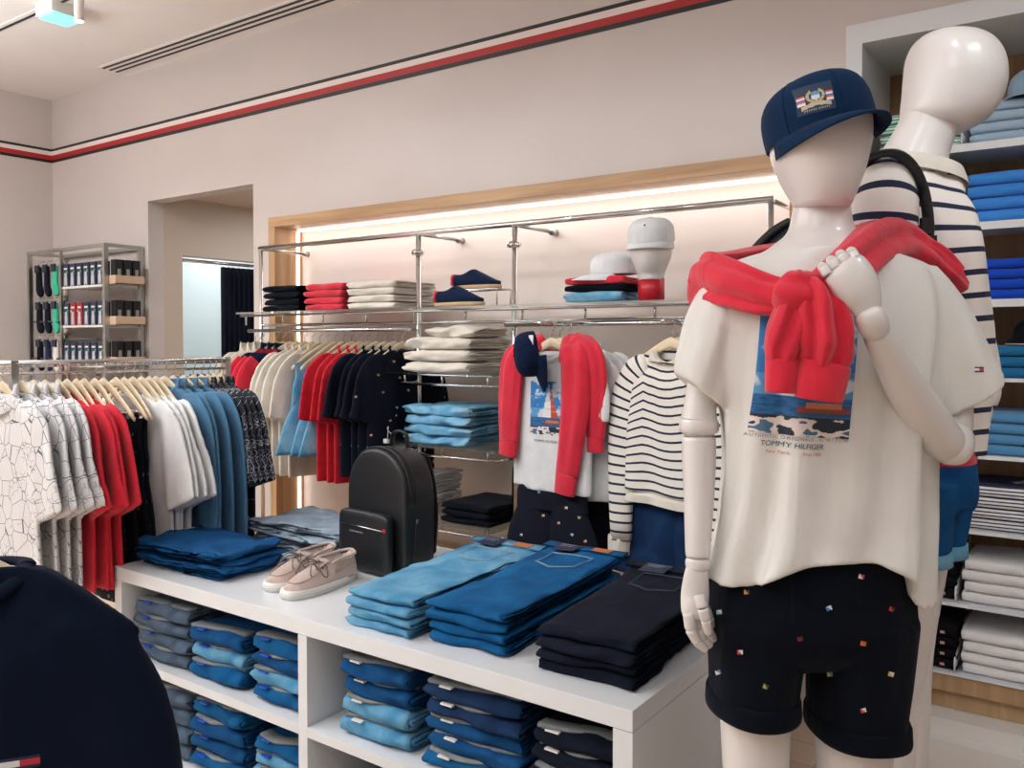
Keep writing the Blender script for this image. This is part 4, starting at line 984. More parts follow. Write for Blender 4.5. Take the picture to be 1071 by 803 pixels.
hn=place_hanger(hb,c0+Vector((0,0,-.012)),PSI+.25,'beech hanger inside the dark navy jumper at the lower left edge','x'); del hn['group']; hn.scale=(.78,.9,1)
# ------------------------------------------------------------------ accessory unit at the far left
UX0,UX1,UY0,UY1,UZ=-6.25,-5.24,2.92,3.19,2.05; UM=-5.80
su=thing('accessory_unit','grey metal frame unit with socks and boxed underwear against the far left wall','shelf unit',(UX0,UY0,0))
def bar(x0,x1,y0,y1,z0,z1,n='frame_bar',m_=STEEL): return MB().bx(x0,x1,y0,y1,z0,z1).build(n,m_,su,world=True)
for x in (UX0,UX1-.028):
    for y in (UY0,UY1-.028): bar(x,x+.028,y,y+.028,0,UZ-.0225,'post')
bar(UM,UM+.016,UY0,UY0+.016,.1,UZ,'post')
for y in (UY0,UY1-.022): bar(UX0,UX1,y,y+.022,UZ-.022,UZ)
for x in (UX0,UX1-.022): bar(x,x+.022,UY0+.0225,UY1-.0225,UZ-.022,UZ)
ZS=[1.79,1.53,1.27,1.0,.7,.35]
for z in ZS:
    bar(UM+.016,UX1-.03,UY0+.01,UY1-.01,z-.014,z,'shelf_board',WPAPER)
for z in (1.80,1.545,1.285,1.03):
    bar(UX0+.03,UM,UY1-.02,UY1-.005,z+.15,z+.162,'hook_bar'); 
for z in (1.555,1.30): bar(UX0+.028,UM,UY0+.01,UY1-.03,z,z+.01,'divider_shelf',plain('dark_shelf',(60,60,70),.4))
# hanging sock packs
SC=[(22,26,34),(20,28,44),(26,40,80),(28,32,60),(60,188,150),(228,226,222)]
sk_first={}
def sock(loc,col,label):
    k=tuple(col)
    if k in sk_first: return dup(sk_first[k],loc,None,label,'hanging sock pairs on the accessory unit')
    e=thing('sock_pair',label,'socks',loc,0,'hanging sock pairs on the accessory unit')
    m=MB(); keys=[(0,0,-.005,.024,.012),(0,0,-.06,.026,.015),(0,0,-.13,.027,.016),(.008,0,-.165,.034,.017),(.024,0,-.19,.03,.015),(.035,0,-.2,.014,.01)]
    fold_tube(m,keys,n=14,k=16,seed=len(sk_first),ax=X1,depth=.04); m.build('knit',fabric('sock_%d_%d'%(col[0],col[1]),col,wrinkle=.1),e)
    MB().box((0,-.013,-.02),(.05,.012,.05)).build('card_band',plain('card_navy',(34,42,60),.5),e)
    MB().tube([(0,0,.0),(0,0,.03),(0,.04,.04)],.002,5).build('hook',CHROME,e)
    sk_first[k]=e; return e
cn={0:'black',1:'dark navy',2:'blue',3:'navy',4:'mint green',5:'white'}
for r,(z,cols,rn) in enumerate(((1.945,[0,0,1,1,3,4,5],'top'),(1.69,[0,0,1,1,4,4,5],'middle'),(1.43,[1,0,3,2,2,5,5],'third'))):
    for i,cidx in enumerate(cols):
        same=[j for j,c in enumerate(cols) if c==cidx]; wh=('' if len(same)==1 else (' (left)' if same[0]==i else ' (right)'))
        x=UX0+.075+i*(UM-UX0-.1)/6.3; y=UY0+.02+(.0 if i%2 else .03)
        rr=['top','second','third'][r]
        sock((x,y,z),SC[cidx],f'{cn[cidx]} sock pair, {rr} row of the far unit'+(f', {"left" if same[0]==i else "right"} one of that colour' if len(same)>1 else ''))
# boxer packs on the shelves (front) and tall black boxes (end)
PK={}
def pack(kind,loc,label,w=.07,h=.15,d=.05,rz=0):
    if kind in PK: return dup(PK[kind],loc,rz,label,PK[kind]['group'])
    e=thing('underwear_box',label,'box',loc,rz,'boxed underwear on the accessory unit'); PK[kind]=e
    base={'navy':(38,50,72),'red':(150,32,52)}[kind]
    MB().box((0,0,h/2),(w,d,h)).build('carton',plain('carton_'+kind,base,.45),e,bevel=.002)
    fig=MB(); y=-d/2-.001
    for cx,cz,sx,sz in ((0,.035,.034,.05),(0,.075,.026,.03),(-.012,.012,.012,.02),(.012,.012,.012,.02)): fig.box((cx,y,cz),(sx,.001,sz))
    fig.build('printed_figure',plain('print_pale',(196,200,206),.6),e)
    MB().box((0,y,.118),(.04,.001,.012)).build('printed_name',WPAPER,e)
    MB().box((.02 if kind=='navy' else -.02,y-.0006,.095),(.014,.001,.014)).build('colour_dot',plain('dot_'+kind,(60,190,150) if kind=='navy' else (230,210,90),.5),e)
    return e
for r,z in enumerate(ZS[:4]):
    for i in range(6):
        x=UM+.06+i*.085; kind='red' if (r==1 and i in (1,2)) else 'navy'
        rn=['top','second','third','fourth'][r]; on_=['first','second','third','fourth','fifth','sixth'][i]
        pack(kind,(x,UY0+.036,z+.001),f'{kind} underwear box on the {rn} shelf of the far unit, {on_} from left')
bb=None
for r,z in enumerate((1.84,1.58,1.32,1.07)):
    t=su
    m=MB(); m.bx(UX1+.001,UX1+.075,UY0+.03,UY1-.04,z-.05,z-.045); m.bx(UX1+.071,UX1+.075,UY0+.03,UY1-.04,z-.05,z+.005); m.bx(UX1+.001,UX1+.071,UY0+.03,UY0+.034,z-.05,z+.005); m.bx(UX1+.001,UX1+.071,UY1-.044,UY1-.04,z-.05,z+.005)
    m.build('end_tray',plain('tray_wood',(206,176,150),.5),t,world=True)
    for i in range(3):
        lab=f'tall black box, {["top","second","third","fourth"][r]} end tray of the far unit, {["nearest","middle","farthest"][i]} of three'; loc=(UX1+.037,UY0+.062+i*.06,z-.044)
        if bb is None:
            bb=thing('tall_box',lab,'box',loc,0,'tall black boxes'); MB().box((0,0,.075),(.055,.05,.15)).build('carton',BLACK,bb,bevel=.002); MB().box((.0282,0,.06),(.001,.022,.06)).build('printed_panel',plain('print_grey',(150,146,140),.6),bb)
        else: dup(bb,loc,0,lab)
# ------------------------------------------------------------------ shelving recess on the right
KD=.42; KY=YW-.04; KB=YW+KD
w=MB(); w.bx(KX0,KX0+.055,KY,YW+.001,0.155,KZ1-.07); w.bx(KX0,KX1,KY,YW+.001,KZ1-.07,KZ1)
w.bx(KX0+.002,KX0+.055,YW+.001,KB,0.155,KZ1-.07); w.bx(KX0+.002,KX1,YW+.001,KB,KZ1-.07,KZ1-.002)
struct('trim_5',w,WHITE)
struct('wall_recess',MB().bx(KX0,KX1,KB,KB+.05,0,KZ1),OAKD)
m=MB(); m.bx(KX0,KX1,YW-.10,KY,0,.10); m.bx(KX0,KX1,KY+.001,KB,0.0,.154); struct('baseboard_recess',m,plain('plinth_white',(226,220,214),.4))
cb=thing('shelf_cabinet','built-in oak shelving with white metal shelves behind the two mannequins','shelving',(KX0+.05,YW,.155))
MB().bx(KX0+.055,KX1,YW+.06,KB-.001,.156,.215).build('cabinet_base',OAKB,cb,world=True)
MB().bx(KX0+.055,KX1,YW+.075,KB-.001,.216,.222).build('shadow_gap',BLACK,cb,world=True)
MB().bx(KX0+.055,KX1,YW+.03,KB-.001,.223,.285).build('cabinet_base',OAKB,cb,world=True)
SHZ=[.29,.535,.79,1.045,1.305,1.567,1.825,2.09]
MSH=plain('white_metal',(226,228,232),.35)
CX=[KX0+.058,-.43,.10,.62,1.13]
for z in SHZ:
    MB().bx(KX0+.057,KX1,YW+.02,KB-.002,z-.006,z).build('shelf_plate',MSH,cb,world=True)
    if z>.3: 
        m=MB(); m.bx(KX0+.057,KX1,YW+.02,YW+.023,z-.026 if z>1.4 else z-.012,z-.006); m.build('shelf_lip',MSH,cb,world=True)
    for x in CX[1:]:
        m=MB(); pts=[(YW+.03,0),(YW+.03,.045),(KB-.06,.16),(KB-.02,.16),(KB-.02,0)]
        m.loft([[Vector((x+dx,y,z+.001+h)) for y,h in pts] for dx in (-.002,.002)]); m.build('divider',MSH,cb,world=True)
m=MB(); fy=KB-.006
for x0,x1,z0,z1 in ((KX0+.115,KX0+.121,.3,2.37),(KX0+.12,KX1,2.364,2.37)): m.bx(x0,x1,fy,KB-.001,z0,z1)
m.build('inlay_line',BLACK,cb,world=True)
# folded shirts on the shelves
ST_=striped('fine_navy_stripes',(228,226,226),(46,48,80),.0115,.0045,axis=2,use='Object'); MINT=striped('mint_stripes',(226,232,226),(70,170,140),.011,.005,axis=2,use='Object')
def F(n,c): return fabric(n,c,wrinkle=.12,var=.03)
COLS=[(2.09,'pale blue',F('pale_blue_cotton',(164,190,212)),4,.034),(1.825,'sky blue',F('sky_blue_cotton',(62,142,226)),4,.042),(1.567,'royal blue',F('royal_blue_cotton',(8,72,196)),4,.034),
 (1.305,'teal blue',F('teal_blue_cotton',(24,108,158)),3,.036),(1.045,'dusty blue',F('dusty_blue_cotton',(84,140,184)),4,.036),(.79,'navy-striped white',ST_,4,.037),(.535,'white',F('white_cotton',(232,230,230)),4,.037),(.29,'white',F('white_cotton',(232,230,230)),4,.037)]
def folded_tee(mat,W,L,T,seed): 
    m=MB(); folded(W,L,T*.97,seed,amp=.0025,wav=.005,bulge=.12,nl=10,nw=12)
    return folded(W,L,T*.97,seed,amp=.0025,wav=.005,bulge=.12,nl=10,nw=12)
for ci in (1,):
    x0=CX[ci]+.022; W=.245
    for (z,cn_,mt,n,T) in COLS:
        for side in (0,):
            xx=x0+W/2+side*(W+.005)
            if ci==2 and side==1: continue
            rowi=SHZ.index(z); rown=['lowest','second','third','fourth','fifth','sixth','seventh','top'][rowi]
            proto=None
            for i in range(n):
                lab=f'folded {cn_} shirt on the {rown} oak shelf, {lev(i,n)} of stack'+('' if side==0 and ci==1 else ', farther right')
                if rowi==7: lab=lab.replace('the top oak shelf','the highest oak shelf')
                if rowi==0: lab=lab
                loc=(xx+.004*math.sin(i*3+z*9),YW+.045+.003*math.sin(i*5+z),z+.001+i*T)
                if proto is None:
                    proto=thing('folded_shirt',lab,'folded shirt',loc,0,f'folded {cn_} shirts on the {rown} shelf of the oak shelving'); folded_tee(mt,W,.3,T,z*3+side+ci).build('cloth',mt,proto)
                    if side==0: MB().box((W/2-.012,-.0055,T*.5),(.003,.002,.0)).v
                else: dup(proto,loc,.01*math.sin(i*7+z),lab)
# first narrow column
for (z,cn_,mt,n,T) in ((2.09,'mint-striped',MINT,4,.034),(1.825,'green',F('green_cotton',(16,140,96)),4,.036),(1.305,'teal blue',COLS[3][2],4,.036),(.535,'black',F('black_cotton',(16,16,20)),4,.04),(.29,'black',F('black_cotton',(16,16,20)),4,.037)):
    proto=None; rown=['lowest','second','third','fourth','fifth','sixth','seventh','top'][SHZ.index(z)]
    for i in range(n):
        lab=f'folded {cn_} shirt left on the {"highest" if z>2 else rown} oak shelf, {lev(i,n)} of stack'; loc=(-.56,YW+.045,z+.001+i*T)
        if proto is None:
            proto=thing('folded_shirt',lab,'folded shirt',loc,0,f'folded {cn_} shirts in the left column of the oak shelving'); folded_tee(mt,.26,.3,T,z*5).build('cloth',mt,proto)
            if cn_=='black': MB().box((.09,.0005,T*.5),(.014,.003,.009)).build('flag_badge',plain('badge_pink',(206,150,150),.6),proto)
        else: dup(proto,loc,0,lab)
e=thing('baseball_cap','pale blue baseball cap resting on the pale blue tops on the highest shelf','cap',(-.21,YW+.17,2.09+.034*4+.002),math.radians(-20)); cap_parts(e,BCAP,M=Matrix.Translation((0,0,.012)),rx=.095,ry=.105,h=.1)
e=thing('bucket_hat','black rounded hat with a pale edge on the teal blue stack','hat',(-.18,YW+.16,1.305+.036*3+.002),0)
rg=[]
for f,z in spline([(1.18,0),(1.14,.012),(1.0,.03),(.96,.05),(.85,.072),(.6,.088),(.1,.095)],18): rg.append([Vector((.105*f*math.cos(a),.1*f*math.sin(a),z)) for a in [2*PI*k/32 for k in range(32)]])
MB().loft(rg).build('hat_body',F('black_cotton',(16,16,20)),e); MB().tube([(.105*1.18*math.cos(a),.1*1.18*math.sin(a),.003) for a in [2*PI*k/40 for k in range(41)]],.0022,6).build('pale_piping',plain('piping_pink',(220,180,180),.6),e)
# ------------------------------------------------------------------ mannequins
def ring(px,py,d,hw,hd,k=36,pw=2.2,rot=0,tx=0,ty=0,cen=None):
    """horizontal ring facing the camera: hw in pixels, hd in metres; tx/ty tilt in metres per metre"""
    c=cen if cen is not None else at(px,py,d); w_=hw*d/FP; out=[]
    for j in range(k):
        a=2*PI*j/k; ca=math.cos(a); sa=math.sin(a); e_=2/pw
        x=w_*abs(ca)**e_*(1 if ca>0 else -1); y=hd*abs(sa)**e_*(1 if sa>0 else -1)
        xr=x*math.cos(rot)-y*math.sin(rot); yr=x*math.sin(rot)+y*math.cos(rot)
        out.append(c+Rv*xr+Fh*yr+ZV*(xr*tx+yr*ty))
    return out
def rings(keys,n,k=36,**kw):
    """keys rows: px,py,d,hw,hd[,tilt]"""
    return [ring(r[0],r[1],r[2],r[3],r[4],k,tx=(r[5] if len(r)>5 else 0),**kw) for r in spline(keys,n)]
def ctube(keys,n=24,k=24,flat=1,seed=0,waves=0,depth=0):
    """round limb through px,py,d with pixel radius"""
    P=spline(keys,n); pts=[at(r[0],r[1],r[2]) for r in P]; R_=[r[3]*r[2]/FP for r in P]; m=MB(); out=[]
    for i,p in enumerate(pts):
        t=(pts[min(i+1,n-1)]-pts[max(i-1,0)]).normalized(); wb=Fv-t*Fv.dot(t); wb.normalize(); wa=wb.cross(t).normalized()
        out.append([p+wa*R_[i]*math.cos(2*PI*j/k)+wb*R_[i]*flat*math.sin(2*PI*j/k) for j in range(k)])
    return out
D0=1.55
fp=at(850,500,D0+.02); foot=Vector((fp.x,fp.y,0))
mn=thing('mannequin','white mannequin at the front, one hand raised to its chest','mannequin',foot)
torso=MB()
torso.loft(rings([(859,200,D0+.0,27,.05),(859,222,D0,29,.052),(859,243,D0,34,.058),(859,253,D0,46,.072),(859,262,D0,58,.08),(859,272,D0,80,.088),(860,290,D0,108,.095),(860,330,D0,112,.11),(860,400,D0,100,.105),(858,500,D0,88,.095),(852,590,D0,92,.105),(848,650,D0+.01,94,.11)],60,40))
for keys in ([(793,640,D0+.0,43),(790,720,D0-.0,38),(790,800,D0,34),(791,900,D0,29),(793,980,D0+.02,26),(793,1060,D0+.03,28),(795,1200,D0+.04,16)],[(898,640,D0,43),(894,740,D0,41),(893,800,D0,38),(893,880,D0+.01,33),(893,980,D0+.02,28),(893,1060,D0+.03,29),(893,1200,D0+.04,17)]):
    torso.loft(ctube(keys,30,28))
for x in (795,893):
    a=at(x,1190,D0+.04); a.z=.0; torso.loft([[Vector((a.x,a.y,0))+Rv*(w_*math.cos(q))-Fh*(l_+.10*math.sin(q)*f) +ZV*z for q in [2*PI*k/20 for k in range(20)]] for w_,l_,f,z in ((.035,.06,1,.004),(.042,.06,1.15,.02),(.035,.04,.9,.06),(.03,.0,.45,.12),(.03,-.01,.3,.2))])
b=torso.build('body',MWHITE,mn,world=True); fuse(b,.008,6)
MB().bx(foot.x-.22,foot.x+.22,foot.y-.18,foot.y+.18,.0,.008).build('base_plate',GLASS,mn,world=True)
hdm=MB(); hdm.loft(rings([(854,84,D0,10,.02,.1),(854,90,D0,30,.055,.1),(855,103,D0,43,.085,.1),(856,122,D0-.005,48.5,.103,.08),(857,145,D0-.008,49,.108,.05),(857,165,D0-.01,46,.104,.02),(858,182,D0-.012,41,.095,0),(859,197,D0-.016,35,.082,0),(860,208,D0-.02,30,.068,0),(860,215.5,D0-.02,27,.058,0),(860,218,D0-.02,20,.04,0)],46,48,pw=2.15))
hdm.build('head',MWHITE,mn,world=True)
# arms
def limb(name,keys,par,n=20,k=28,flat=1): 
    m=MB(); m.loft(ctube(keys,n,k,flat)); return m.build(name,MWHITE,par,world=True)
limb('upper_arm',[(748,330,D0,20),(740,370,D0,18),(735,405,D0-.005,16.5),(732,428,D0-.01,17),(731,438,D0-.01,19)],mn)
limb('elbow_joint',[(731,432,D0-.01,6),(731,436,D0-.01,17),(731,444,D0-.01,20.5),(731,452,D0-.01,19),(731,458,D0-.01,8)],mn)
limb('forearm',[(731,457,D0-.01,15),(731,459,D0-.01,17.2),(731,480,D0-.015,17.5),(731,520,D0-.03,15.6),(730,560,D0-.045,13.6),(730,580,D0-.05,12.8),(730,582,D0-.05,11)],mn)
limb('wrist_joint',[(730,581,D0-.05,9),(730,585,D0-.05,12.6),(730,590,D0-.05,13),(730,594,D0-.05,12),(730,596,D0-.05,9)],mn)
def hand(par,palm,fingers,name='hand',flat=.5):
    m=MB(); m.loft(ctube(palm,16,20,flat)); h=m.build(name,MWHITE,par,world=True)
    off=par.location
    for f in fingers:
        for a,b in zip(f,f[1:]):
            q=MB(); P=[a,[(a[i]*.92+b[i]*.08) for i in range(4)],[(a[i]+b[i])/2 for i in range(4)],[(a[i]*.08+b[i]*.92) for i in range(4)],b]
            P=[list(x) for x in P]; P[0][3]*=.72; P[-1][3]*=.72
            q.loft(ctube(P,10,12)); o=q.build('finger_segment',MWHITE,None); 
            for v in o.data.vertices: v.co-=off
            o.parent=h
    return h
dh=D0-.055
hand(mn,[(729,594,dh,11.5),(728,605,dh,13.5),(727,622,dh,15),(726,638,dh-.01,14),(725,646,dh-.012,11)],
 [[(720,641,dh-.02,6.2),(722,658,dh-.02,5.8),(729,671,dh-.015,5.2),(738,679,dh-.005,4.4)],
  [(727,641,dh+.0,6),(730,657,dh+.0,5.6),(736,669,dh+.005,5),(743,675,dh+.01,4.4)],
  [(733,638,dh+.02,5.8),(738,652,dh+.022,5.4),(743,663,dh+.025,5),(747,669,dh+.03,4.2)],
  [(737,634,dh+.035,5.2),(742,646,dh+.037,4.8),(746,655,dh+.04,4.4)],
  [(731,622,dh-.035,6),(735,636,dh-.042,6),(738,648,dh-.04,5.2),(741,662,dh-.03,4.4)]],flat=.62)
# raised arm
EA=D0-.07; WA=D0-.235
limb('upper_arm',[(984,330,D0-.0,22),(992,370,D0-.01,20),(997,410,D0-.03,18.5),(998,440,D0-.045,18),(997,452,D0-.05,18)],mn)
limb('elbow_joint',[(1000,448,EA+.02,8),(999,454,EA+.015,18),(995,464,EA,22),(990,472,EA-.005,20),(982,480,EA-.005,8)],mn)
limb('forearm',[(992,466,EA-.005,16),(989,463,EA-.01,20.5),(975,447,EA-.03,22.5),(950,410,EA-.08,20.5),(930,373,EA-.12,17),(917,351,WA+.02,13.8),(915,348,WA+.018,11)],mn)
limb('wrist_joint',[(918,351,WA+.02,10),(916,346,WA+.015,14.2),(912,337,WA+.005,16.2),(908,328,WA,15),(906,324,WA,9)],mn)
hand(mn,[(909,329,WA,13),(905,318,WA,18),(899,305,WA-.002,23),(891,292,WA+.0,25),(884,281,WA+.004,23.5),(880,276,WA+.006,18)],
 [[(866,288,WA-.0,5.6),(861,280,WA+.005,5.6),(860,279,WA+.03,5)],
  [(875,281,WA-.0,6),(870,273,WA+.005,5.9),(869,272,WA+.035,5.2)],
  [(885,275,WA-.0,6),(880,267,WA+.005,6),(879,266,WA+.035,5.2)],
  [(895,271,WA-.0,6),(891,264,WA+.005,5.8),(890,263,WA+.03,5.2)],
  [(911,318,WA+.02,7.5),(902,298,WA+.035,7),(893,286,WA+.045,6)]],flat=.5)
# shorts
SHM=fabric('shorts_navy',(6,11,23),wrinkle=.35,weave=700)
def wr_rings(keys,n,k,seed,amp,**kw):
    rs=rings(keys,n,k,**kw)
    for i,r in enumerate(rs):
        c=sum(r,Vector())/len(r)
        for j,p in enumerate(r):
            a=2*PI*j/k; f=amp*(math.sin(5*a+seed+i*.13)+.6*math.sin(9*a-seed+i*.09)+1.4*nz(math.cos(a)*2.2,math.sin(a)*2.2,i*.11+seed)); r[j]=p+(p-c).normalized()*f
    return rs
sh=thing('shorts','navy turned-up shorts with tiny flag motifs worn by the front mannequin','shorts',foot)
m=MB(); m.loft(wr_rings([(852,548,D0,93,.112),(850,575,D0,97,.118),(848,610,D0,102,.124),(847,645,D0,104,.126),(843,668,D0,94,.112),(841,688,D0,60,.075)],26,44,2,.0015))
m.loft(wr_rings([(795,640,D0,52,.115),(790,680,D0,47.5,.108),(787.5,715,D0,44.5,.1),(787,733,D0,44,.098)],22,36,1,.0015)); m.loft(wr_rings([(899,640,D0,54,.117),(897.5,690,D0,50,.11),(896,730,D0,48,.102),(896,752,D0,47.5,.1)],22,36,4,.0015))
b=m.build('shorts_cloth',SHM,sh,world=True); fuse(b,.005,5); shorts_body=b
for (x,y,hw) in ((787,722,44),(895.5,746,47.5)):
    m=MB(); k=40; rr=[]
    for r_,(dy,s) in enumerate(((0,.985),(-1,1.0),(3,1.035),(17,1.05),(21,1.03),(22,.98),(20,.93),(6,.92))):
        rg_=ring(x,y+dy-2,D0,hw*s,.1*s,k,tx=-.03); rr.append([p+(p-at(x,y+dy-2,D0)).normalized()*.0022*math.sin(4*2*PI*j/k+r_*.2+x) for j,p in enumerate(rg_)])
    m.loft(rr,(False,False)); m.build('turned_up_cuff',SHM,sh,world=True)
m=MB(); m.tube([at(826,590,D0-.13),at(828,620,D0-.135),at(830,650,D0-.132)],.0008,4); m.build('fly_seam',NAVYF,sh,world=True)
bv=bvh_of([shorts_body])
FLG=[(781,619,(214,150,70),(40,40,60)),(752,640,(120,180,170),(220,220,210)),(901,603,(228,226,222),(200,50,60)),(867,636,(60,120,190),(222,222,222)),(933,637,(200,60,50),(90,30,30)),(837,668,(120,24,34),(70,16,24)),(903,673,(226,120,64),(200,90,40)),(774,682,(204,56,60),(224,224,222)),(868,705,(222,206,110),(60,140,150)),(932,705,(214,176,70),(222,222,222)),(751,703,(196,206,210),(80,110,140)),(801,718,(190,190,110),(60,60,60)),(903,743,(200,60,70),(224,222,222))]
for i,(px,py,c1,c2) in enumerate(FLG):
    pc_=CAM; dr=ray(px,py).normalized(); s=.0095; rot=.35*math.sin(i*2.7)
    ux=(Rv*math.cos(rot)+ZV*math.sin(rot)); uz=(ZV*math.cos(rot)-Rv*math.sin(rot))
    hit=bv.ray_cast(CAM,dr)[0]
    if hit is None: continue
    org=hit-dr*.05-ux*s/2+uz*s*.4
    o=decal_grid(sh,bv,org,ux*s,-uz*s*.8,dr,4,3,lambda u,v,c1=c1,c2=c2:(c2 if u>v else c1),'flag_motif',off=.0012)
# tee
TEE=fabric('tee_cream',(222,220,215),weave=900,wrinkle=.3,strength=.12,var=.02)
tee=thing('t_shirt','cream T-shirt with sailing photo print worn by the front mannequin','T-shirt',foot)
m=MB()
keys=[(861,262,D0,56,.083),(861,266,D0,72,.090),(861,271,D0,88,.096),(860,279,D0,106,.103),(859,292,D0-.002,118,.112),(860,315,D0-.005,123,.122),(862,345,D0-.008,121,.132),(863,385,D0-.01,117,.135),(864,430,D0-.01,110,.133),(864,480,D0-.01,107,.13),(862,530,D0-.01,109,.13),(858,565,D0-.01,111,.132),(856,585,D0-.01,112,.134),(855,600,D0-.01,113,.135)]
T_=rings(keys,90,72,pw=2.25)
N_=len(T_)
HK=[(-180,598),(-150,604),(-130,596),(-115,580),(-100,571),(-75,571),(-62,584),(-50,604),(-36,627),(-20,620),(0,606),(40,600),(90,598),(140,598),(180,598)]
def hemy(adeg):
    for (a,y),(a2,y2) in zip(HK,HK[1:]):
        if a<=adeg<=a2: return y+(y2-y)*(adeg-a)/(a2-a)
    return 600
for i,r in enumerate(T_):
    f=i/(N_-1); c=sum(r,Vector())/len(r); g=max(0,(f-.45)/.55)
    for j,p in enumerate(r):
        a=2*PI*j/72; ad=math.degrees(a); ad=ad-360 if ad>180 else ad
        dz=-(hemy(ad)-600)*D0/FP*1.0*g**1.3
        dn=(p-c); dn.z=0; dn.normalize()
        amp=.0025+.0095*g
        fo=amp*(math.sin(7*a+1.0+2.2*f)+.7*math.sin(12*a-2+4*f)+1.3*nz(math.cos(a)*2.5,math.sin(a)*2.5,f*4))
        # draped folds from the right shoulder and the armpits
        fo+=.007*math.sin(14*(a+.9*f)+2)*max(0,1-abs(f-.55)/.35)*(1 if abs(math.cos(a))>.55 else .25)
        r[j]=p+dn*fo+ZV*dz
m.loft(T_)
m.loft(wr_rings([(786,285,D0,34,.07,0),(768,300,D0,37,.075,.1),(754,325,D0,36,.078,.2),(744,355,D0,33,.078,.25),(735,388,D0,27,.076,-.4),(732,408,D0,25,.075,-.75),(732,410,D0,25,.075,-.75)],26,32,3,.0022))
m.loft(wr_rings([(935,280,D0,36,.07,0),(950,295,D0,38,.076,-.1),(965,320,D0-.005,40,.08,0),(979,350,D0-.01,39,.082,.15),(993,385,D0-.015,38,.083,.45),(1004,411,D0-.02,36,.083,.62),(1006,415,D0-.02,35.5,.083,.62)],28,36,5,.003))
b=m.build('tee_cloth',TEE,tee,world=True); fuse(b,.0045,4); tee_body=b
c=MB(); k=48
rr=[]
for dy,s,d_ in ((3,1.03,0),(0,1.02,0),(-3,.97,0),(-2,.93,0),(2,.93,0)):
    rr.append(ring(861,264+dy,D0-.002,52*s,.08*s,k,ty=.12))
c.loft(rr,(False,False)); c.build('neck_rib',TEE,tee,world=True)
bv=bvh_of([tee_body])
tl=at(792,326,1.2); tr=at(898,324,1.2); bl=at(781,452,1.2); 
def quad_decal(par,bv,P00,P10,P01,nu,nv,fn,name,off):
    du=(P10-P00); dv=(P01-P00); return du,dv
def place_px(px,py): 
    h=bv.ray_cast(CAM,ray(px,py).normalized())[0]; return h
P00=place_px(795,326); P10=place_px(897,331); P01=place_px(781,450); dmean=1.4
o0=P00-Fh*.1; du=(P10-P00); du=du-Fh*du.dot(Fh); dv=(P01-P00); dv=dv-Fh*dv.dot(Fh)
decal_grid(tee,bv,o0,du,dv,Fh,150,190,art,'chest_print',off=.0015)
ta=place_px(786,455); tb_=place_px(882,461.5); dx=tb_-ta; dx=(dx-Fh*dx.dot(Fh)).normalized(); dzv=(ZV-dx*ZV.dot(dx)).normalized()
for txt,px,py,size,col,space,shear in (('AUTHENTIC ORIGINALS - 41°N / 71°W',838,459.5,99,(104,106,110),1.22,.0),('TOMMY HILFIGER',830.5,466.3,59,(44,80,86),.95,.1),('New York',811,472,21,(190,104,104),1.0,.2),('Since 1985',849,475.3,20,(190,104,104),.95,.2)):
    cpt=place_px(px,py)
    text_decal(tee,bv,txt,cpt-Fh*.08,dx,dzv,Fh,.02,col,space=space,shear=shear,width=size*1.42/FP)
hp_=bv.ray_cast(CAM,ray(1024,386).normalized())[0]
if hp_: 
    decal_grid(tee,bv,hp_-Fh*.05-Rv*.007+ZV*.004,Rv*.014,ZV*(-.009),Fh,8,4,lambda u,v:(30,36,70) if v<.25 or v>.75 else ((230,228,226) if u<.5 else (200,50,60)),'sleeve_flag',off=.001)
# red sweater round the shoulders
rs=thing('sweater','red sweater tied around the shoulders of the front mannequin','sweater',foot)
def K(*rows): return [tuple(at(r[0],r[1],r[2]))+(r[3]*r[2]/FP,r[4]) for r in rows]
m=MB()
fold_tube(m,K((752,345,D0+.12,30,.02),(738,318,D0+.07,32,.03),(743,293,D0-.0,28,.03),(768,298,D0-.08,25,.03),(800,308,D0-.135,22,.03),(828,311,D0-.165,19,.032)),n=50,k=44,seed=2,depth=.2,waves=6)
fold_tube(m,K((735,300,D0+.03,16,.03),(746,278,D0+.02,13,.028),(766,272,D0+.06,10,.028),(800,268,D0+.12,12,.03),(850,262,D0+.15,14,.03),(890,252,D0+.14,18,.03),(915,250,D0+.08,20,.03)),n=44,k=36,seed=5,depth=.2)
fold_tube(m,K((838,312,D0-.165,18,.03),(862,303,D0-.155,24,.028),(890,283,D0-.12,29,.028),(915,262,D0-.05,30,.03),(938,256,D0+.03,26,.034),(962,268,D0+.06,20,.034),(985,285,D0+.08,16,.03),(1004,300,D0+.1,9,.02)),n=60,k=44,seed=9,depth=.2,waves=5)
fold_tube(m,K((905,262,D0-.06,22,.03),(930,252,D0+.0,16,.03),(950,258,D0+.05,14,.03),(975,268,D0+.06,13,.026),(1000,285,D0+.07,9,.02)),n=40,k=36,seed=4,depth=.19)
m.build('sweater_body',REDF,rs,world=True)
m=MB(); fold_tube(m,K((822,303,D0-.185,22,.03),(834,308,D0-.2,26,.036),(848,304,D0-.195,22,.03)),n=18,k=36,seed=3,depth=.1,ax=ZV); 
m.build('knot',REDF,rs,world=True)
m=MB()
fold_tube(m,K((836,305,D0-.19,14,.03),(829,330,D0-.2,19,.03),(822,355,D0-.195,21,.028),(819,377,D0-.19,18.5,.024)),n=30,k=40,seed=7,depth=.2,ax=Rv,waves=5)
m.build('sleeve',REDF,rs,world=True)
m=MB(); fold_tube(m,K((844,301,D0-.2,16,.03),(856,320,D0-.215,25,.034),(862,345,D0-.215,29,.034),(864,366,D0-.21,28,.03),(863,381,D0-.205,25,.025)),n=34,k=44,seed=11,depth=.23,ax=Rv,waves=6)
m.build('sleeve',REDF,rs,world=True)
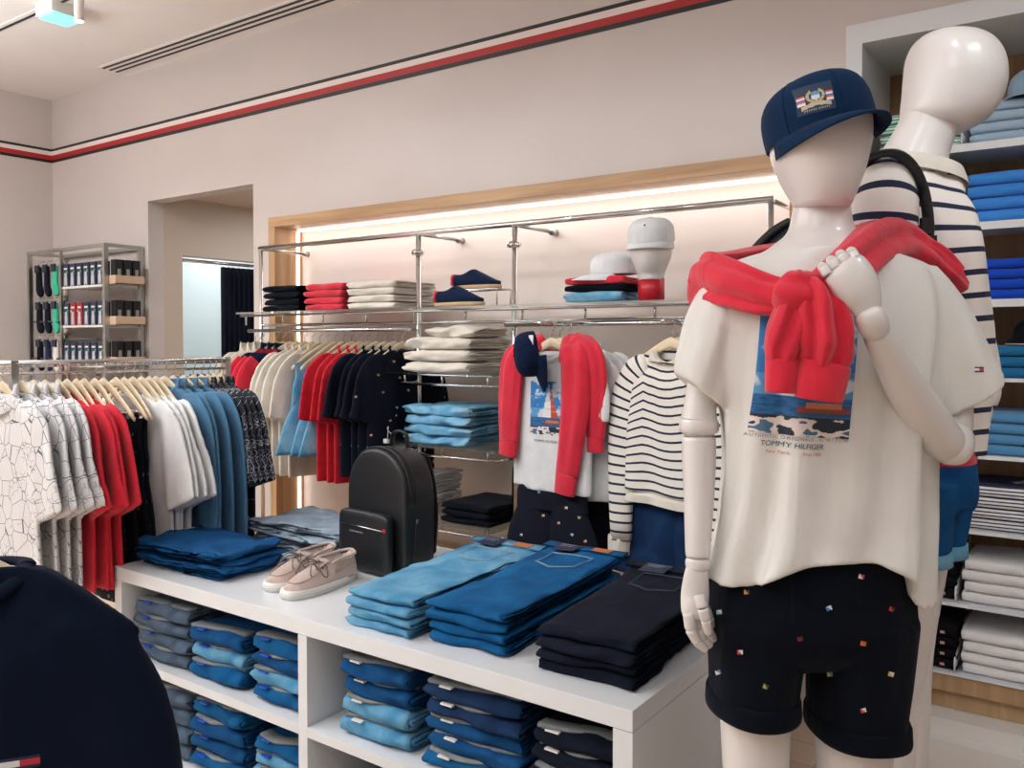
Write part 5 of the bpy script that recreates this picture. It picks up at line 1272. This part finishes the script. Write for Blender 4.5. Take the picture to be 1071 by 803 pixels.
for ks in (K((819,376,D0-.19,18,.026),(818,395,D0-.19,17.5,.024),(817,411,D0-.19,16.5,.022)),K((863,380,D0-.206,27,.028),(859,400,D0-.206,26,.026),(856,418,D0-.204,24.5,.024))):
    m=MB(); fold_tube(m,ks,n=12,k=32,seed=2,depth=.03,ax=Rv); m.build('cuff',REDF,rs,world=True)
# cap of the front mannequin
cc_=at(857,140,D0-.008); yawc=PSI+.05
e=thing('baseball_cap','dark blue cap with embroidered crest worn by the front mannequin','cap',cc_,yawc)
Mc=Matrix.Rotation(math.radians(-13),4,'Y')@Matrix.Rotation(math.radians(-4),4,'X')@Matrix.Translation((0,0,-.006))
cap_parts(e,NCAP,M=Mc,rx=.091,ry=.116,h=.103,brim=.062)
bpy.context.view_layer.update()
bvc=bvh_of([o for o in kids(e) if o.name.startswith('crown')])
def crest(u,v):
    x=(u-.5)*2; y=(v-.5)*2; r=math.hypot(x,y+.15)
    if .34<r<.5 and not(y<-.45 and abs(x)<.2): return (176,164,130)
    if r<=.3 and abs(x)<.2: return (90,150,186) if (y<-.15) else (206,214,214)
    if abs(y-.42-.25*x*x)<.13 and abs(x)<.8: return (198,178,150)
    if abs(abs(x)-.75)<.17 and -.3<y<.4: return [(214,96,80),(226,226,226),(60,110,170)][int((y+.3)*8)%3]
    if .68<y<.82 and abs(x)<.7 and int(x*18)%2: return (150,160,176)
    return (16,42,72)
h=bvc.ray_cast(CAM,ray(853,102).normalized())[0]
if h:
    ux=(Rv*math.cos(-.14)+ZV*math.sin(.14)).normalized(); uz=(ZV-ux*ZV.dot(ux)).normalized()
    o=decal_grid(None,bvc,h-Fh*.05-ux*.027+uz*.025,ux*.054,uz*(-.05),Fh,36,34,crest,'crest_patch',off=.0012); 
    M=e.matrix_world.inverted()
    for v in o.data.vertices: v.co=M@v.co
    o.parent=e
# ------------------------------------------------------------------ rear mannequin
D1=1.86; f2=at(950,500,D1); foot2=Vector((f2.x,f2.y,0))
pd=thing('mannequin_podium','low white podium under the rear mannequin','podium',foot2)
MB().bx(foot2.x-.2,foot2.x+.2,foot2.y-.17,foot2.y+.3,0,.14).build('podium_body',WHITE,pd,world=True,bevel=.003)
m2=thing('mannequin','white mannequin at the back, standing side-on with its head turned away','mannequin',Vector((foot2.x,foot2.y,.14)))
hm=MB(); 
def tr(rows,n,k): # tilted head rings: px,py,d,hw,hd,tilt
    return rings(rows,n,k,pw=2.1)
hm.loft(tr([(996,33,D1,6,.01,0),(996,36,D1,24,.05,-.05),(997,46,D1,38,.085,-.08),(998,62,D1,45.5,.105,-.1),(998,82,D1,47.5,.112,-.12),(995,100,D1,46,.108,-.16),(988,117,D1,41,.098,-.22),(979,128,D1,33,.085,-.25),(975,134,D1,26,.07,-.25)],40,44))
hm.loft(ctube([(1010,70,D1-.03,30),(1010,95,D1-.03,28),(1004,115,D1-.03,22),(1000,125,D1-.03,12)],20,26))
b=hm.build('head',MWHITE,m2,world=True); fuse(b,.004,5)
nk=MB(); nk.loft(rings([(973,122,D1,26,.065,-.3),(967,140,D1,27.5,.066,-.3),(957,160,D1,31,.07,-.2),(952,180,D1,37,.08,-.1),(950,200,D1,46,.09,0),(950,230,D1,50,.1,0),(955,330,D1,52,.12,0),(956,430,D1,46,.11,0),(960,480,D1,42,.11,0),(960,520,D1,34,.09,0)],50,34))
nk.loft(ctube([(966,500,D1-.06,32),(956,560,D1-.06,30),(953,620,D1-.06,29),(948,680,D1-.05,23),(940,740,D1-.05,20),(936,780,D1-.05,21),(932,880,D1-.05,17),(930,985,D1-.05,12)],34,26))
nk.loft(ctube([(980,500,D1+.09,26),(968,600,D1+.1,20),(955,680,D1+.1,20),(950,780,D1+.1,20),(948,900,D1+.1,13),(948,960,D1+.1,11)],30,26))
for x,dd in ((930,D1-.05),(948,D1+.1)):
    a=at(x,980,dd); nk.loft([[Vector((a.x,a.y,.14))+Fh*(w_*math.cos(q))+Rv*(l_+.11*math.sin(q)*f)+ZV*z for q in [2*PI*k_/20 for k_ in range(20)]] for w_,l_,f,z in ((.035,.05,1,.003),(.04,.05,1.1,.02),(.035,.03,.9,.06),(.03,.0,.4,.13),(.026,-.0,.25,.2))])
b=nk.build('body',MWHITE,m2,world=True); fuse(b,.008,6)
# its forearm and hand at the pocket
limb('forearm',[(1022,350,D1-.02,16),(1030,385,D1-.05,15),(1032,410,D1-.06,13.5),(1030,422,D1-.06,11.5)],m2)
hand(m2,[(1029,418,D1-.06,9),(1027,428,D1-.065,11.5),(1023,440,D1-.07,12.5),(1018,452,D1-.07,11)],
 [[(1024,446,D1-.085,5),(1019,456,D1-.085,4.8),(1012,460,D1-.08,4)],[(1026,452,D1-.07,5),(1021,462,D1-.07,4.6),(1013,466,D1-.07,4)],[(1022,460,D1-.055,4.8),(1016,470,D1-.055,4.4),(1008,472,D1-.06,3.8)],[(1014,462,D1-.05,4.4),(1009,470,D1-.05,4),(1003,474,D1-.05,3.6)],[(1030,434,D1-.085,5),(1031,446,D1-.085,4.6),(1027,455,D1-.085,4)]],flat=.6)
# striped sweater
STB=striped('breton_wide',(236,228,222),(28,36,64),.046,.0115)
s2=thing('striped_sweater','off-white sweater with navy stripes worn by the rear mannequin','sweater',Vector((foot2.x,foot2.y,.14)))
def loft_uv(m,rs,v0=0):
    acc=[v0]
    for a_,b_ in zip(rs,rs[1:]): acc.append(acc[-1]+(sum(b_,Vector())-sum(a_,Vector())).length/len(a_))
    m.loft(rs,(False,True),vs=acc); return m
m=MB(); loft_uv(m,wr_rings([(958,182,D1,33,.072,-.1),(955,190,D1,46,.088,-.12),(950,203,D1,50,.12,-.15),(952,225,D1,52,.16,-.1),(955,260,D1,55,.18,.05),(959,300,D1,58,.17,.1),(964,350,D1,61,.155,.05),(966,400,D1,60,.145,0),(966,440,D1,55,.135,0),(966,470,D1,51,.13,0)],60,44,3,.003))
m.build('sweater_body',STB,s2,world=True)
m=MB(); loft_uv(m,[ [p for p in r] for r in (lambda P:P)(ctube([(926,176,D1-.12,14),(926,190,D1-.16,27),(925,215,D1-.18,33),(923,250,D1-.18,33),(925,300,D1-.17,30),(935,350,D1-.15,27),(950,395,D1-.12,24)],40,32))]); m.build('sleeve',STB,s2,world=True)
m=MB(); loft_uv(m,ctube([(964,192,D1+.06,18),(975,217,D1+.04,22),(985,255,D1+.0,23),(996,300,D1-.01,20.5),(1007,340,D1-.02,18.5),(1018,385,D1-.05,17)],40,30)); m.build('sleeve',STB,s2,world=True)
c=MB(); rr=[]
for dy,s in ((4,1.05),(-2,1.02),(-9,1.05),(-8,1.12),(2,1.22),(8,1.25)): rr.append(ring(962,180+dy,D1,35*s,.078*s,36,tx=-.25))
c.loft(rr,(False,False)); c.build('collar',CREAM2,s2,world=True)
e=thing('waist_cloth','strip of red fabric showing at the waist of the rear mannequin','clothing',Vector((foot2.x,foot2.y,.14)))
m=MB(); m.loft(rings([(962,458,D1,46,.13),(962,466,D1,47,.135),(962,476,D1,47,.135),(962,480,D1,46,.13)],10,40)); m.build('cloth',REDF,e,world=True)
sh2=thing('denim_shorts','mid blue denim shorts with pale turned-up hems worn by the rear mannequin','shorts',Vector((foot2.x,foot2.y,.14)))
m=MB(); m.loft(rings([(963,474,D1,46,.13),(963,490,D1,47,.135),(964,510,D1,47,.135),(964,525,D1,44,.13)],14,36))
m.loft(wr_rings([(956,500,D1-.06,39,.1),(952,540,D1-.06,38,.1),(948,576,D1-.06,36,.098)],14,30,2,.003)); m.loft(wr_rings([(980,500,D1+.06,32,.08),(978,535,D1+.08,31,.085),(972,568,D1+.08,30,.085)],14,30,5,.003))
b=m.build('shorts_cloth',D_DARK,sh2,world=True); fuse(b,.006,3)
for x,y,hw,d_ in ((948,570,37.5,D1-.06),(972,563,31,D1+.08)):
    m=MB(); m.loft([ring(x,y+dy,d_,hw*s,.1*s if hw>35 else .088*s,36) for dy,s in ((0,.98),(0,1.05),(13,1.06),(14,1.0),(12,.95))],(False,False)); m.build('turned_up_hem',D_PALE if False else denim('denim_hem',(96,156,190),(136,184,208)),sh2,world=True)
# its backpack
b2=thing('backpack','black backpack worn by the rear mannequin, mostly hidden behind the front one','backpack',at(870,300,D1+.1))
m=MB(); rr=[]
for i in range(13):
    t=i/12; dd=D1+.28-.34*t
    s=math.sin(PI*min(1,max(0,(t*.9+.05))))**.35
    rr.append([at(846,330,D1)+Fh*(.17-.34*t)+Rv*(.15*s*abs(math.cos(q))**.8*(1 if math.cos(q)>0 else -1)*(1 if math.sin(q)<.0 else (1-.05*math.sin(q)**2)))+ZV*(.205*s*abs(math.sin(q))**.8*(1 if math.sin(q)>0 else -1)) for q in [2*PI*k_/28 for k_ in range(28)]])
m.loft(rr); m.build('pack_body',LEA,b2,world=True)
m=MB(); P=spline([(826,232,D1-.05),(812,240,D1-.05),(798,252,D1-.05),(788,264,D1-.05),(784,280,D1-.04)],16); m.tube([at(*p) for p in P],.010,8); m.build('zip_edge',BLACK,b2,world=True)
m=MB(); m.tube([at(*p) for p in spline([(880,190,D1-.0),(895,178,D1-.13),(915,163,D1-.2),(938,161,D1-.215),(955,175,D1-.215),(966,200,D1-.215),(971,232,D1-.215),(970,255,D1-.21),(966,300,D1-.2)],36)],[(.016,.006)]*36,10); m.build('shoulder_strap',LEA,b2,world=True)
m=MB(); q=at(970,256,D1-.222); m.box(q,(.03,.014,.035),rot=PSI); q=at(969,236,D1-.222); m.box(q,(.022,.012,.03),rot=PSI); m.build('strap_buckle',BLACK,b2,world=True)
# ------------------------------------------------------------------ rail carrying the near navy jumper (out of frame) 
r0=c0+Vector((0,0,.062))
nr=thing('jumper_rail','chrome rail at the left edge carrying the dark navy jumper','clothes rail',(r0.x,r0.y,0))
e_=r0-Rv*.5+Fh*.0
MB().tube([r0-Rv*.02,e_],.010,10).build('top_rail',CHROME,nr,world=True); MB().tube([e_,(e_.x,e_.y,.01)],.012,10).build('post',CHROME,nr,world=True); MB().tube([(e_.x-.2,e_.y,.012),(e_.x+.2,e_.y,.012)],.012,10).build('foot_bar',CHROME,nr,world=True)
# ------------------------------------------------------------------ rest of the shop shell, behind the camera
struct('wall_right',MB().bx(3.2,3.3,-3.5,YW+.2,0,CZ),WALL)
struct('wall_front',MB().bx(-6.5,3.3,-3.6,-3.5,0,CZ),WALL)
# ------------------------------------------------------------------ light
def lamp(kind,loc,energy,col=(.92,.97,1),size=1,size_y=None,aim=None,spot=60,blend=.6,name='shop_light'):
    l=bpy.data.lights.new(name,kind); l.energy=energy; l.color=col
    if kind=='AREA':
        l.size=size
        if size_y: l.shape='RECTANGLE'; l.size_y=size_y
    elif kind=='SPOT': l.spot_size=math.radians(spot); l.spot_blend=blend; l.shadow_soft_size=size
    else: l.shadow_soft_size=size
    o=bpy.data.objects.new(name,l); C.objects.link(o); o.location=loc
    if aim is not None: o.rotation_euler=(Vector(aim)-Vector(loc)).to_track_quat('-Z','Y').to_euler()
    return o
lamp('AREA',(-1.2,-.4,CZ-.05),22,size=4.5,size_y=2.4,aim=(-1.2,-.4,0))
lamp('AREA',(-4.2,.3,CZ-.05),38,size=2.6,size_y=2.2,aim=(-4.2,.3,0))
lamp('AREA',(1.8,.8,CZ-.05),13,size=1.8,size_y=2.0,aim=(1.8,.8,0))
for x,y,ax,ay,az,en in ((-.5,-.3,-.6,1.3,1.2,60),(-2.2,.2,-1.8,1.8,.7,90),(-3.6,1.0,-3.2,2.9,1.2,110),(-1.6,1.0,-1.7,3.0,1.3,90),(-2.6,-.2,-2.5,2.2,1.0,70),(-4.6,.8,-5.6,3.0,1.5,60),(.6,1.2,.0,3.4,1.2,75),(-.2,1.2,-1.2,3,1.2,60)):
    lamp('SPOT',(x,y,CZ-.12),en*.25,size=.05,aim=(ax,ay,az),spot=70,name='ceiling_spot')
lamp('AREA',(-6.0,3.85,2.45),5,col=(.9,.97,1),size=.5,aim=(-6.0,3.85,0),name='booth_light')
lamp('AREA',((FX0+FX1)/2,3.26,FZ1-.075),2.4,col=(1,.96,.93),size=FX1-FX0-.2,size_y=.03,aim=((FX0+FX1)/2,3.30,0),name='led_light')
lamp('AREA',(-4.4,4.3,2.38),12,size=.7,aim=(-4.4,4.3,0),name='added_passage_fill')  # unseen fill light added to brighten the passage walls
lamp('AREA',(-4.9,.9,2.55),60,size=1.8,size_y=.8,aim=(-4.9,.9,4),name='added_ceiling_fill')  # this and the next two: unseen fills added to brighten the ceiling
lamp('AREA',(-.6,-1.8,2.5),40,size=2.5,size_y=1.2,aim=(-.6,-1.8,4),name='added_ceiling_fill')
lamp('AREA',(-3.8,-1.0,2.5),130,size=2.5,size_y=1.2,aim=(-3.8,-1.2,4),name='added_ceiling_fill')
lamp('SPOT',(.73,1.55,CZ-.12),24,size=.05,aim=(-.43,1.6,1.2),spot=55,name='ceiling_spot')
SUBS={'pocket_zip':'front_pocket','flag_tab':'front_pocket','metal_lettering':'front_pocket','piping':'main_body','side_zip':'main_body','sole_line':'sole','label_lettering':'size_label','pocket_stitching':'folded_body','top_button':'crown','seam':'crown','crest_patch':'crown','logo_badge':'crown','security_tag':'carry_handle','apron_seam':'upper','side_lace':'upper','heel_tab':'upper','lace':'tongue','chest_print':'tee_cloth','lettering':'tee_cloth','sleeve_flag':'tee_cloth','flag_motif':'shorts_cloth','clip':'clip_bar','colour_dot':'carton','printed_figure':'carton','printed_name':'carton','printed_panel':'carton','curtain_ring':'curtain_rail','strap_buckle':'shoulder_strap','size_sticker':'waistband','flag_badge':'cloth','fly_seam':'shorts_cloth','card_band':'knit','wall_fixing':'wall_arm'}
base_=lambda o:o.name.split('.')[0]
sib={}
for o in list(bpy.data.objects):
    if o.parent is not None and o.parent.parent is None: sib.setdefault(o.parent.name,[]).append(o)
for pn,os_ in sib.items():
    for o in os_:
        tgt=SUBS.get(base_(o))
        if tgt:
            c_=[q for q in os_ if base_(q)==tgt]
            if len(c_)==1 and not any(k for k in bpy.data.objects if False): o.parent=c_[0]
W_=bpy.data.worlds.new('w'); bpy.context.scene.world=W_; W_.use_nodes=True; W_.node_tree.nodes['Background'].inputs[0].default_value=(1,.99,.98,1); W_.node_tree.nodes['Background'].inputs[1].default_value=.3
cd=bpy.data.cameras.new('camera'); cd.sensor_width=36; cd.lens=FP/1071*36; cd.shift_y=-(401.5-PY0)/1071; cd.clip_start=.05
co=bpy.data.objects.new('camera',cd); C.objects.link(co); co.location=CAM; co.rotation_euler=(PI/2-PT,0,PSI); bpy.context.scene.camera=co
sc=bpy.context.scene; sc.view_settings.view_transform='Standard'; sc.view_settings.look='None'; sc.view_settings.gamma=1; sc.view_settings.use_curve_mapping=False; sc.view_settings.exposure=-0.06
